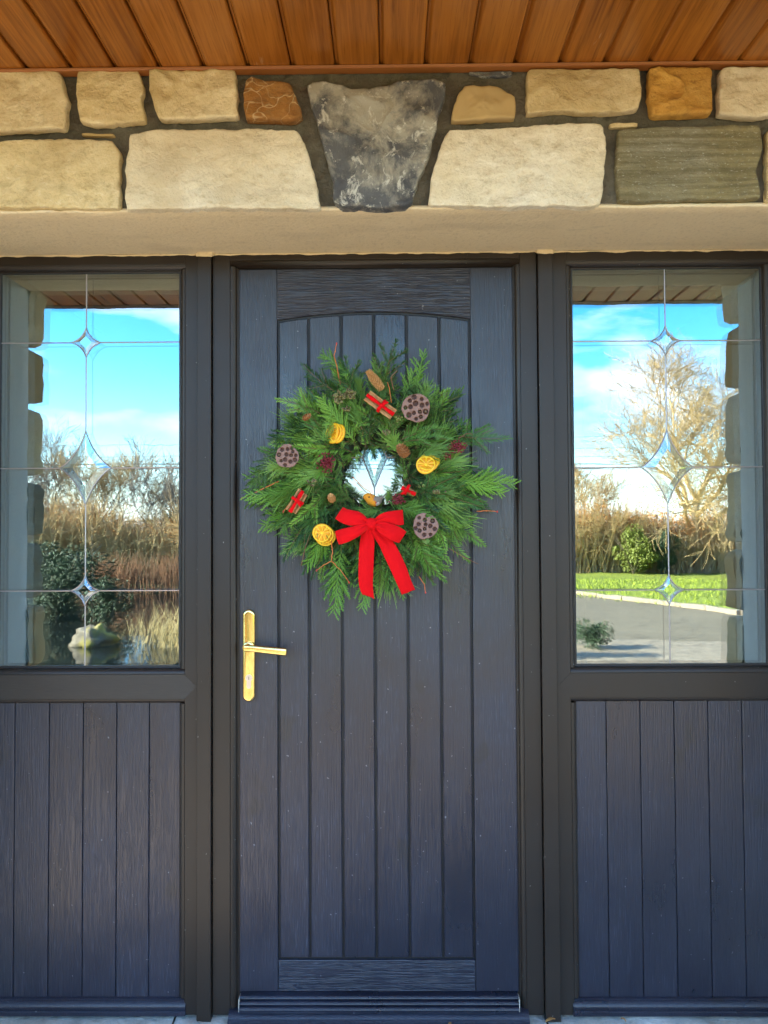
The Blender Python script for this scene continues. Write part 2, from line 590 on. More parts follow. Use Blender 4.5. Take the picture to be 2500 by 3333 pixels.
M_reed = flat('straw reeds', (.46, .36, .16), .9, 0, .35, 5)
M_reed2 = flat('russet reeds', (.30, .15, .07), .9, 0, .35, 5)

def grow(b, p, d, length, rad, depth, rn, up=.12, spread=.6, kids=(3, 4), mi=0, shrink=.7, bend=.18):
    n_ = 4 if depth > 1 else 3
    pts, rs = [p.copy()], [rad]
    q, dd = p.copy(), d.copy()
    for i in range(n_):
        dd = (dd + Vector((rn.gauss(0, bend), rn.gauss(0, bend), rn.gauss(0, bend) + up * .3))).normalized()
        q = q + dd * (length / n_)
        pts.append(q.copy())
        rs.append(max(.0065, rad * (1 - .45 * (i + 1) / n_)) if depth > 0 else max(.0050, rad * (1 - .6 * (i + 1) / n_)))
    b.tube(pts, rs, 5 if depth > 2 else 3, mi, False)
    if depth == 0:
        return
    for k in range(rn.randint(*kids)):
        t = rn.uniform(.35, 1.0) if k else 1.0
        i = min(n_, max(1, int(round(t * n_))))
        dv = (pts[i] - pts[i - 1]).normalized()
        s_ = dv.orthogonal().normalized()
        s_ = Matrix.Rotation(rn.uniform(0, 6.283), 3, dv) @ s_
        nd = (dv + s_ * spread * rn.uniform(.6, 1.3) + Vector((0, 0, up))).normalized()
        grow(b, pts[i], nd, length * shrink * rn.uniform(.75, 1.15), rs[i] * .72, depth - 1, rn, up, spread, kids, mi, shrink, bend)

def bare_tree(loc, h, label, seed, spread=.62, depth=6, mat=None, group=None, th=.16, kids=(2, 4)):
    rn = random.Random(seed)
    o = thing('bare_tree', label, 'tree', loc, group)
    L = Vector(loc)
    tr = MB()
    q = L.copy()
    pts = [L + Vector((0, 0, -.2))]
    for i in range(4):
        q = q + Vector((rn.gauss(0, .05), rn.gauss(0, .05), h * .07))
        pts.append(q.copy())
    tr.tube(pts, [th * 1.3, th, th * .9, th * .85, th * .8], 8)
    tr.build('trunk', M_bark, o, True)
    cr = MB()
    for k in range(6):
        a = k * 1.05 + rn.uniform(-.3, .3)
        grow(cr, pts[2 + k % 3], Vector((math.cos(a) * .8, math.sin(a) * .8, rn.uniform(.5, 1.1))).normalized(), h * .27, th * .55, depth - 1, rn,
             .10, spread, kids, 0, .75, .17)
    cr.build('crown', mat or M_twig, o)
    return o
bare_tree((10.5, -24.0, GZ), 8.9, 'large spreading bare tree rising behind the lawn hedge', 5, .80, kids=(4, 5), mat=M_gold, th=.17)
def leafy(b, c, r, n_, s_, rn, mi=0):
    for i in range(n_):
        while True:
            v = Vector((rn.uniform(-1, 1), rn.uniform(-1, 1), rn.uniform(-1, 1)))
            if v.length < 1:
                break
        if v.length < .5:
            v = v.normalized() * rn.uniform(.5, 1)
        p = Vector((c[0] + v.x * r[0], c[1] + v.y * r[1], c[2] + v.z * r[2]))
        a = Vector((rn.gauss(0, 1), rn.gauss(0, 1), rn.gauss(0, 1))).normalized() * s_ * rn.uniform(.6, 1.3)
        w = a.orthogonal().normalized() * a.length * .38
        b.add([p - a, p + w, p + a, p - w], [(0, 1, 2, 3)], mi)
def hedge(name, label, x0, x1, y, h, mats, seed, n_tw, n_lf, group=None, var=.35, top=.5):
    rn = random.Random(seed)
    o = thing(name, label, 'hedge', ((x0 + x1) / 2, y, GZ), group)
    tw = MB()
    for i in range(n_tw):
        x = rn.uniform(x0, x1)
        hh = h * (.75 + var * noise.noise(Vector((x * .35, seed, 0))) * 1.6) * rn.uniform(.55, 1.25)
        p = Vector((x, y + rn.uniform(-1, 1), GZ))
        pts = [p]
        d = Vector((rn.gauss(0, .22), rn.gauss(0, .22), 1)).normalized()
        for k in range(3):
            d = (d + Vector((rn.gauss(0, .13), rn.gauss(0, .13), .08))).normalized()
            pts.append(pts[-1] + d * hh / 3)
        tw.tube(pts, [.013, .011, .009, .005], 3, 0, False)
        for k in range(7):
            t = rn.uniform(.35, .95)
            a = pts[1 + int(t * 2)]
            c = a + Vector((rn.gauss(0, .3), rn.gauss(0, .3), abs(rn.gauss(.25, .25)))) * h * .3
            tw.tube([a, (a + c) / 2 + Vector((rn.gauss(0, .04), 0, .05)), c], [.008, .006, .004], 3, 0, False)
    tw.build('twigs', mats[0], o)
    lf = MB()
    for i in range(n_lf):
        x = rn.uniform(x0, x1)
        hh = h * (.75 + var * noise.noise(Vector((x * .35, seed, 0))) * 1.6)
        leafy(lf, (x, y + rn.uniform(-.9, .9), GZ + hh * (.08 + .92 * rn.random() ** .8) * top * 2 * rn.uniform(.75, 1.08)), (.22, .22, .22), 14, .024, rn)
    lf.build('leaves', mats[1], o)
    return o
G1 = 'autumn hedges behind the garden'
hedge('autumn_hedge', 'russet hedge with bare twigs beyond the left of the pond', -13.2, -8.6, -20.5, 3.3, (M_gold, M_leaf_or), 1, 900, 2200, G1)
hedge('autumn_hedge', 'brown hedge with bare twigs between the pond and the driveway', -8.8, -5.2, -20.5, 2.7, (M_gold, M_leaf_or), 2, 800, 2000, G1)
hedge('autumn_hedge', 'taller yellowing hedge beside the driveway', -7.4, -4.0, -21.5, 4.3, (M_twig, M_leaf_ye), 3, 420, 1500, G1)
hedge('autumn_hedge', 'orange brown hedge along the back of the lawn', 5.2, 9.2, -24.6, 2.7, (M_gold, M_leaf_or), 4, 800, 1600, G1)
hedge('autumn_hedge', 'reddish hedge under the spreading bare tree', 9.0, 14.0, -24.2, 2.5, (M_twig, M_leaf_or), 6, 800, 1600, G1)
hedge('autumn_hedge', 'pale twiggy hedge at the far end of the driveway', -4.2, 5.4, -30, 2.1, (M_twig, M_twig), 7, 800, 500, G1)
G2 = 'slender bare trees behind the pond'
for i, (x, y, h, lb) in enumerate([(-11.6, -22.5, 4.6, 'slender bare tree behind the russet hedge, leftmost'),
                                   (-9.9, -23.0, 4.9, 'slender bare tree behind the middle of the russet hedge'),
                                   (-8.0, -22.6, 4.3, 'slender bare tree where russet and brown hedges meet'),
                                   (6.6, -26.2, 4.2, 'slender bare tree behind the orange brown hedge')]):
    bare_tree((x, y, GZ), h, lb, 20 + i, .5, 6, M_gold if i % 2 else M_twig2, G2, .06, (3, 4))

def bush(name, label, loc, r, m, seed, n_, s_, group=None):
    rn = random.Random(seed)
    o = thing(name, label, 'shrub', loc, group)
    st = MB()
    for k in range(9):
        a = rn.uniform(0, 6.28)
        e = Vector(loc) + Vector((math.cos(a) * r[0] * .7, math.sin(a) * r[1] * .7, r[2] * 1.5))
        st.tube([Vector(loc), (Vector(loc) + e) / 2 + Vector((0, 0, .1 * r[2])), e], [.02 * r[2], .015 * r[2], .004], 4, 0, False)
    st.build('stem', M_bark, o)
    lf = MB()
    for k in range(22):
        a, u = rn.uniform(0, 6.28), rn.random()
        c = (loc[0] + math.cos(a) * r[0] * .78 * u, loc[1] + math.sin(a) * r[1] * .78 * u, loc[2] + r[2] * rn.uniform(.3, 1.65 - .5 * u))
        leafy(lf, c, tuple(q * rn.uniform(.22, .48) for q in r), n_ // 22, s_, rn)
    lf.build('leaves', m, o)
    return o
bush('evergreen_bush', 'dark evergreen bush at the left edge of the pond', (-5.6, -10.6, GZ), (.85, .7, .72), M_leaf_dk, 1, 5200, .035)
bush('evergreen_bush', 'lower dark evergreen bush behind the mossy rock', (-4.3, -9.4, GZ), (.42, .4, .42), M_leaf_dk, 2, 2600, .028)
bush('evergreen_bush', 'broad dark bush on the far bank behind the evergreen bush', (-7.2, -14.5, GZ), (1.3, .9, .8), M_leaf_dk, 9, 4000, .05)
bush('evergreen_bush', 'yellow green bush in front of the orange brown hedge', (7.9, -22.9, GZ), (.9, .7, .85), M_leaf_gr, 3, 4200, .05)
bush('evergreen_bush', 'dark bush beside the yellow green bush', (8.9, -23.0, GZ), (.55, .5, .85), M_leaf_dk, 4, 2600, .05)
bush('evergreen_bush', 'small dark green shrub on the gravel forecourt', (2.45, -7.15, GZ), (.26, .24, .22), M_leaf_dk, 5, 2600, .016)
bush('evergreen_bush', 'unseen waist high shrub added to cast a shadow strip across the gravel', (1.25, -6.55, GZ), (.36, .34, .5), M_leaf_dk, 6, 3000, .022)  # outside every reflection; added only so its shadow crosses the gravel

def rock():
    t = NT('mossy limestone', .9)
    a = t.noise(t.co(), 5, 6, .65)
    b = t.noise(t.co(), 2.6, 4, .6)
    t.col(t.mix(t.ramp(b, (.50, 0), (.62, .85)), t.mix(t.ramp(a, (.35, 0), (.65, 1)), (.07, .058, .038), (.28, .235, .16)), (.26, .22, .03)))
    t.bump(a, .8, .02)
    b_ = MB()
    b_.sphere((-3.73, -7.42, GZ + .08), .25, 28, 18, 0, (1, .75, .72))
    for i, v in enumerate(b_.v):
        p = Vector(v)
        n_ = noise.fractal(p * 5.5, 1, 2, 5) * .11
        b_.v[i] = tuple(p + (p - Vector((-3.73, -7.42, GZ + .1))).normalized() * n_)
    o = b_.build('garden_rock', t.m, None, True)
    tag(o, 'rough pale rock with yellow moss at the pond edge', 'rock')
rock()
def reeds(label, pts, h, m, seed, n_, lean=.2):
    rn = random.Random(seed)
    b = MB()
    for i in range(n_):
        x, y = rn.choice(pts)
        p = Vector((x + rn.gauss(0, .16), y + rn.gauss(0, .16), GZ))
        d = Vector((rn.gauss(lean * .6, lean), rn.gauss(0, lean), 1)).normalized()
        hh = h * rn.uniform(.5, 1.15)
        q = p + d * hh * .6
        e = q + (d + Vector((rn.gauss(0, .3), rn.gauss(0, .3), -.1))).normalized() * hh * .45
        b.tube([p, q, e], [.006, .005, .0012], 3, 0, False)
    o = b.build('reed_clump', m)
    tag(o, label, 'reeds', 'reeds round the pond')
reeds('pale straw reeds leaning at the near side of the pond', [(-2.45, -7.2), (-2.75, -7.4), (-3.0, -7.6)], .5, M_reed, 1, 170)
reeds('russet reed bed along the far bank of the pond', [(-4.2 - i * .28, -15.9 - .03 * i) for i in range(12)], .9, M_reed2, 2, 900, .1)
rn = random.Random(4)
for i, (y, z, r) in enumerate([(-42, 6.6, .012), (-42.4, 6.0, .012), (-41.6, 5.45, .012), (-36, 4.72, .022), (-36.2, 4.55, .022)]):
    b = MB()
    b.tube([(x, y, z + .9 * ((x / 60) ** 2) + (.012 * x if i < 3 else -.004 * x)) for x in range(-60, 61, 6)], r, 4)
    tag(b.build('power_line', M_black), ['highest thin overhead line', 'second thin overhead line from the top', 'third thin overhead line from the top',
        'upper of the two thick overhead cables', 'lower of the two thick overhead cables'][i] + ' crossing the sky beyond the hedge', 'cable', 'overhead cables')
fb = MB()
rn = random.Random(77)
for i in range(2600):
    x = rn.uniform(-90, 90)
    leafy(fb, (x, -75 + rn.uniform(-3, 3), 1.2 + rn.random() * (1.6 + 1.2 * noise.noise(Vector((x * .1, 0, 0))))), (1.2, 1, 1), 12, .16, rn)
o = fb.build('treeline', M_leaf_or)
o['kind'] = 'stuff'

# ------------------------------------------------------------------ house shell, hallway behind the glass
XL, XR = -1.20, 1.147               # plastered reveal faces
ZL = .808 + E                       # underside of the opening
WF = -.300                          # front of the wall
ZS = 1.164 + E                      # porch ceiling
M_int = flat('hall paint', (.30, .29, .27), .9, 0, .05)
b = MB()
b.box(-1.6, 1.6, .18, 4.0, -.06, -.005)
b.box(-1.6, 1.6, .18, 4.0, 2.45, 2.5)
b.box(-1.6, -1.55, .18, 4.0, -.004, 2.449)
b.box(1.55, 1.6, .18, 4.0, -.004, 2.449)
b.box(-1.549, 1.549, 3.95, 4.0, -.004, 2.449)
b.build('hallway', M_int)['kind'] = 'structure'
b = MB()
b.box(-6.0, 6.0, -1.66, 6.0, ZS + .03, ZS + .4)
roof = thing('porch', 'dark roofed porch over the front door with a wooden ceiling', 'porch', (0, 0, ZS))
b.build('roof', flat('roof slate', (.06, .06, .065), .7), roof)

wall = thing('stone_wall', 'house wall of cream, brown and grey stones with dark mortar above the door', 'wall', (0, -.28, 0))
b = MB()
b.box(-6.0, XL - .012, WF + .028, .17, -.3, ZS + .02)
b.box(XR + .012, 6.0, WF + .028, .17, -.3, ZS + .02)
b.box(XL - .0121, XR + .0121, WF + .028, .17, ZL + .012, ZS + .02)
# rough mortar face grid over the opening
o = b.build('mortar', M_mortar, wall)
mg = MB()
nx, nz_ = 360, 56
x0, x1, z0, z1 = -1.35, 1.35, ZL + .004, ZS + .01
for j in range(nz_ + 1):
    for i in range(nx + 1):
        x, z = x0 + (x1 - x0) * i / nx, z0 + (z1 - z0) * j / nz_
        y = WF + .016 + .008 * noise.fractal(Vector((x * 22, 3, z * 22)), .7, 2.2, 5)
        mg.v.append((x, y, z))
for j in range(nz_):
    for i in range(nx):
        a = j * (nx + 1) + i
        mg.f.append((a, a + 1, a + nx + 2, a + nx + 1)); mg.m.append(0)
mg.build('pointing', M_mortar, wall, True)

def c5(pts):   # measured outline, in pixels of the photograph -> metres on the wall face
    return [(x * .7535, y * .7535) for x, y in pts]
def c6(pts):
    return [(1250 + x * .7535, y * .7535) for x, y in pts]
RM = (Matrix.Rotation(0.008936, 3, 'Z') @ Matrix.Rotation(math.pi / 2 + 0.025936, 3, 'X') @ Matrix.Rotation(-0.005329, 3, 'Z'))   # attitude the outlines were measured at
def at(px, py, Y):
    d = RM @ Vector((px - 1250, -(py - 1666.5), -2500))
    t = (Y + 2.2) / d.y
    return Vector((0, -2.2, E)) + d * t
def stone_piece(out, mat, seed, proud=.022, facet=.35, parent=wall, jit=.0025, step=.009, label=None):
    """out: outline (x,z) counter-clockwise or not; pillowed, chipped face"""
    P = [Vector((x, z)) for x, z in out]
    Q = []
    for i, p in enumerate(P):
        q = P[(i + 1) % len(P)]
        n_ = max(1, int((q - p).length / step))
        for k in range(n_):
            t = k / n_
            # round the corners a little
            Q.append(p.lerp(q, t))
    for _ in range(1):
        Q = [Q[i] * .6 + (Q[i - 1] + Q[(i + 1) % len(Q)]) * .2 for i in range(len(Q))]
    c = sum(Q, Vector((0, 0))) / len(Q)
    Q = [q + (q - c).normalized() * (noise.fractal(Vector((q.x * 30, seed * 3.7, q.y * 30)), .6, 2.2, 5) * jit * 1.5) for q in Q]
    rings = [(0, 0.02), (.0002, -.62), (.0010, -.90), (.003, -.985), (.009, -1.0), (.020, -1.0)]
    w_ = min(max(q.x for q in Q) - min(q.x for q in Q), max(q.y for q in Q) - min(q.y for q in Q))
    b = MB()
    n_ = len(Q)
    rr = []
    for d, h in rings:
        rr.append([(q + (c - q) * min(.8, d / max(1e-6, (c - q).length)), h) for q in Q])
    last = rr[-1]
    for f_ in ([.08 * q_ for q_ in range(1, 12)] if step < .02 else (.3, .6)):
        rr.append([(q + (c - q) * f_, h) for q, h in last])
    for k, r in enumerate(rr):
        for q, h in r:
            y = WF + .012 + h * proud
            if h < -.3:
                u = Vector((q.x * 7, seed * 1.3, q.y * 7))
                rd = 1 - abs(noise.noise(u * 1.3 + Vector((noise.noise(u * 2) * .5, 3, 0)))) * 2
                y += (noise.fractal(u * 1.6, 1, 2, 5) * .0048 + noise.fractal(u * 4.5, 1, 2, 3) * .0022 - max(0, rd) ** 3 * .009 * facet + noise.noise(u * 14) * .0012) * (1 if k > 2 else .5)
            b.v.append((q.x, y, q.y))
    for k in range(len(rr) - 1):
        for i in range(n_):
            j = (i + 1) % n_
            b.f.append((k * n_ + i, k * n_ + j, k * n_ + n_ + j, k * n_ + n_ + i)); b.m.append(0)
    b.v.append((c.x, sum(v[1] for v in b.v[-n_:]) / n_, c.y))
    base = (len(rr) - 1) * n_
    for i in range(n_):
        b.f.append((base + i, base + (i + 1) % n_, len(b.v) - 1)); b.m.append(0)
    o = b.build('stone', mat, parent, True)
    fixn(o.data)
    if label:
        o['label'] = label
    return o
def photo_stone(px, mat, seed, **k):
    return stone_piece([(v.x, v.z) for v in (at(x, y, WF - .008) for x, y in px)], mat, seed, **k)
photo_stone(c5([(-60, 300), (262, 310), (275, 380), (292, 430), (284, 500), (278, 555), (120, 560), (0, 565), (-60, 563)]), M_cream, 1)
photo_stone(c5([(334, 305), (600, 303), (618, 380), (610, 440), (632, 525), (500, 530), (410, 543), (342, 525), (330, 420)]), M_cream, 2)
photo_stone(c5([(642, 305), (720, 305), (1018, 303), (1022, 400), (1031, 505), (820, 515), (682, 518), (655, 440)]), M_cream, 3, facet=.8)
photo_stone(c5([(1060, 345), (1090, 337), (1160, 348), (1250, 355), (1275, 400), (1310, 500), (1290, 522), (1060, 518), (1048, 440)]), M_brown, 4, facet=1.2, label='rough iron brown stone')
photo_stone(c5([(1320, 365), (1400, 350), (1450, 368), (1520, 392), (1580, 388), (1719, 365), (1779, 345), (1874, 345), (1924, 365), (1921, 410), (1899, 480),
                (1884, 580), (1854, 680), (1809, 770), (1784, 870), (1749, 900), (1660, 905), (1450, 895), (1440, 850), (1435, 770), (1400, 660), (1375, 560), (1340, 430)]),
            M_key, 5, facet=1.0, proud=.028, jit=.003, label='dark grey wedge shaped keystone with pale patches')
photo_stone(c5([(-60, 612), (80, 605), (300, 600), (490, 608), (515, 650), (518, 760), (512, 902), (300, 902), (140, 895), (120, 903), (-60, 895)]), M_cream, 6)
photo_stone(c5([(562, 580), (680, 560), (900, 562), (1100, 555), (1288, 565), (1330, 650), (1360, 750), (1385, 890), (1378, 903), (1100, 900), (800, 903), (547, 908), (540, 740)]), M_pale, 7)
photo_stone(c6([(345, 370), (420, 365), (490, 375), (565, 420), (570, 460), (568, 510), (480, 510), (380, 520), (287, 522), (300, 450)]), M_gold, 8)
photo_stone(c6([(618, 297), (1108, 297), (1112, 400), (1105, 470), (1000, 485), (850, 485), (760, 478), (614, 492)]), M_cream, 9, facet=.7)
photo_stone(c6([(1145, 293), (1416, 292), (1420, 400), (1415, 492), (1280, 500), (1152, 500), (1145, 420)]), M_ochre, 10, facet=1., label='rusty orange stone')
photo_stone(c6([(1457, 290), (1720, 288), (1720, 498), (1540, 508), (1447, 492), (1448, 380)]), M_pale, 11)
photo_stone(c6([(282, 560), (500, 555), (700, 540), (800, 530), (940, 533), (960, 590), (955, 720), (940, 885), (850, 898), (750, 885), (560, 898), (330, 890), (192, 888), (195, 800), (240, 640)]), M_pale, 12)
photo_stone(c6([(1012, 560), (1060, 555), (1400, 545), (1623, 540), (1635, 620), (1610, 740), (1630, 858), (1400, 860), (1200, 865), (1080, 873), (1012, 870), (1003, 700)]), M_olive, 13, label='flat olive grey stone')
photo_stone(c6([(1655, 560), (1860, 555), (1860, 868), (1655, 868)]), M_cream, 14)
photo_stone(c6([(975, 525), (1105, 520), (1105, 538), (975, 543)]), M_cream, 15, proud=.012, jit=.0012)
photo_stone(c5([(340, 566), (490, 570), (490, 581), (342, 576)]), M_gold, 16, proud=.010, jit=.001)
photo_stone(c6([(365, 300), (565, 297), (555, 316), (440, 322)]), M_key, 17, proud=.012)
# the rest of the facade beside the opening: rubble courses, the quoins stick out past the plaster with ragged ends
rn = random.Random(9)
for side in (-1, 1):
    z = -.06
    row = 0
    while z < ZS - .06:
        h = min(rn.uniform(.19, .27), ZS - z - .005)
        inner = (XL if side < 0 else XR)
        x = abs(inner) - rn.uniform(.004, .014)
        if z > ZL - .05:
            x = max(x, 1.245 if side < 0 else 1.29)
        while x < 2.7:
            w = rn.uniform(.22, .48)
            a, c = x + .004, x + w - .03
            out = [(side * a, z + .012), (side * c, z + .012 + rn.uniform(-.006, .006)), (side * (c - rn.uniform(0, .02)), z + h - .012), (side * (a + rn.uniform(-.004, .012)), z + h - .012)]
            quoin = abs(x - abs(inner)) < .02
            stone_piece(out, rn.choice([M_cream, M_cream, M_pale, M_gold, M_olive]), row * 31 + int(x * 50) + side, proud=.12 if quoin else .024, step=.03, jit=.006 if quoin else .003)
            x += w
        z += h
        row += 1

M_side = flat('pale grey side', (.62, .63, .60), .8, 0, .08, 8, .3)  # reveal sides paler and greyer than the underside
rev = thing('plaster_reveal', 'beige painted plaster lining of the door opening under the stones', 'reveal', (0, -.15, ZL))
b = MB()   # underside, slightly wavy front edge
def wavy_strip(b, n_, f):
    for i in range(n_ + 1):
        for p in f(i / n_):
            b.v.append(p)
    k = len(f(0))
    for i in range(n_):
        for j in range(k - 1):
            a = i * k + j
            b.f.append((a, a + 1, a + k + 1, a + k)); b.m.append(0)
def under(t):
    x = XL + (XR - XL) * t
    w = .006 * noise.fractal(Vector((x * 9, 0, 1)), 1, 2, 3)
    d = lambda y: .0022 * noise.fractal(Vector((x * 6, y * 6, 2)), 1, 2, 3)
    return [(x, .10, ZL)] + [(x, y, ZL + d(y)) for y in (.0, -.004, -.05, -.10, -.15, -.20, -.25)] + [(x, -.29 + w, ZL + d(-.29)), (x, -.296 + w, ZL + .004), (x, -.285, ZL + .014), (x, .10, ZL + .014)]
wavy_strip(b, 160, under)
o = b.build('underside', M_plaster, rev, True)
for s_, X in ((-1, XL), (1, XR)):
    b = MB()
    def side(t):
        z = -.05 + (ZL + .05) * t
        w = .008 * noise.fractal(Vector((z * 9, 0, s_ * 4)), 1, 2, 3)
        return [(X, .10, z)] + [(X + .002 * noise.noise(Vector((z * 6, y * 6, s_))), y, z) for y in (0, -.08, -.16, -.24)] + [(X, -.288 + w, z), (X + s_ * .005, -.296 + w, z), (X + s_ * .011, -.288, z), (X + s_ * .011, .10, z)]
    wavy_strip(b, 90, side)
    b.build('side', M_side, rev, True)
# ragged brush line of masonry paint where it laps onto the frame head and the two coupling strips
b = MB()
rnp = random.Random(3)
n_ = 420
for i in range(n_ + 1):
    x = XL + .004 + (XR - XL - .008) * i / n_
    h = .0035 + .0045 * max(0, noise.fractal(Vector((x * 16, 9, 0)), 1, 2, 4) + .3)
    y = -.0008
    for cx_ in (-.5335, .447):
        if abs(x - cx_) < .0245:
            h += .008
            y = -.0142
    b.v += [(x, y, ZL - .0005), (x, y, ZL - h)]
for i in range(n_):
    b.f.append((2 * i, 2 * i + 1, 2 * i + 3, 2 * i + 2)); b.m.append(0)
b.build('paint_edge', M_plaster, rev)

# ------------------------------------------------------------------ porch ceiling
ceil = thing('porch_ceiling', 'oak brown boarded porch ceiling above the stone wall', 'ceiling', (0, -1, ZS))
P_ = .1112
for k in range(-22, 23):
    xa = -.022 + P_ * k
    xb = xa + P_
    b = MB()
    g1, g2 = .002, .009
    prof = [(ZS + .028, xa + .0004), (ZS + .013, xa + .0005), (ZS + .011, xa + g1), (ZS + .0105, xa + g2 - .003), (ZS + .004, xa + g2 + .001), (ZS + .0012, xa + g2 + .004), (ZS, xa + g2 + .008),
            (ZS, xb - .006), (ZS + .0015, xb - .0025), (ZS + .006, xb - .0006), (ZS + .028, xb - .0005)]
    mid = (xa + xb) / 2 + .006
    n0 = len(prof)
    vs_ = [(x, -.29, z) for z, x in prof] + [(x, -1.64, z) for z, x in prof]
    fs_ = [(i, (i + 1) % n0, n0 + (i + 1) % n0, n0 + i) for i in range(n0)] + [tuple(range(n0)), tuple(range(2 * n0 - 1, n0 - 1, -1))]
    b.add(vs_, fs_)
    o = b.build('board', M_soffit, ceil)
    fixn(o.data)
b = MB()
b.sweep([(-.29, ZS + .001), (-.3175, ZS - .0004), (-.3190, ZS - .0020), (-.3180, ZS - .0050), (-.3145, ZS - .0070), (-.29, ZS - .0070)], -2.7, 2.7)
t = NT('oak trim', .4)
t.col(t.mix(t.noise(t.co((3, 60, 60)), 1, 4, .6), (.24, .075, .016), (.36, .13, .03)))
o = b.build('edge_trim', t.m, ceil)
fixn(o.data)
b = MB()
b.box(-6, 6, -1.69, -1.6405, ZS - .004, ZS + .2)
b.build('fascia', flat('dark fascia', (.045, .03, .024), .4), ceil)

# ------------------------------------------------------------------ door frame and side windows
def z_(v):
    return v + E
def bead_h(b, x0, x1, za, zb, yf, yb, up=True, mi=0):
    """glazing bead running along x between za (frame side) and zb (glass side)"""
    d = zb - za
    prof = [(yb + .03, za), (yf + .002, za), (yf + .0004, za + d * .05)] + [(yf + .0004 + (yb - yf - .004) * (1 - math.cos(q * .19)), za + d * (.10 + .74 * math.sin(q * .19))) for q in range(1, 9)] + [(yb - .002, za + d * .87), (yb - .001, zb), (yb + .03, zb)]
    b.sweep(prof, x0, x1, mi=mi)
def bead_v(b, z0, z1, xa, xb, yf, yb, mi=0):
    d = xb - xa
    prof = [(yb + .03, xa), (yf + .002, xa), (yf + .0004, xa + d * .05)] + [(yf + .0004 + (yb - yf - .004) * (1 - math.cos(q * .19)), xa + d * (.10 + .74 * math.sin(q * .19))) for q in range(1, 9)] + [(yb - .002, xa + d * .87), (yb - .001, xb), (yb + .03, xb)]
    b.sweep(prof, z0, z1, z=True, mi=mi)

def star_outline(cx, cz, rx, rz, k, n_=9):
    """concave four point star"""
    tips = [(0, rz), (rx, 0), (0, -rz), (-rx, 0)]
    o = []
    for i in range(4):
        a, c = Vector(tips[i]), Vector(tips[(i + 1) % 4])
        m = (a + c) * .5 * k
        for j in range(n_):
            t = j / n_
            q = a * (1 - t) ** 2 + m * 2 * t * (1 - t) + c * t * t
            o.append((cx + q.x, cz + q.y))
    return o
def star(parent, cx, cz, rx, rz, Y, k=.45, inner=.4, iz=None):
    out = star_outline(cx, cz, rx, rz, k)
    n_ = len(out)
    b = MB()
    loop = [(x, Y - .0015, z) for x, z in out] + [(out[0][0], Y - .0015, out[0][1])]
    b.tube(loop, .0016, 6)
    b.build('lead_outline', M_lead, parent)
    g = MB()
    iz = iz or inner
    inn = star_outline(cx, cz, rx * inner, rz * iz, .98)
    yb, yf = Y - .0005, Y - .0055
    c = (cx, yf, cz)
    for i in range(n_):
        j = (i + 1) % n_
        q = [out[i], out[j], inn[j], inn[i]]
        g.add([(q[0][0], yb, q[0][1]), (q[1][0], yb, q[1][1]), (q[2][0], yf, q[2][1]), (q[3][0], yf, q[3][1])], [(0, 1, 2, 3)])
        g.add([(inn[i][0], yf, inn[i][1]), (inn[j][0], yf, inn[j][1]), c], [(0, 1, 2)])
    o = g.build('bevel_star', M_bevel, parent)
    fixn(o.data)
    return o

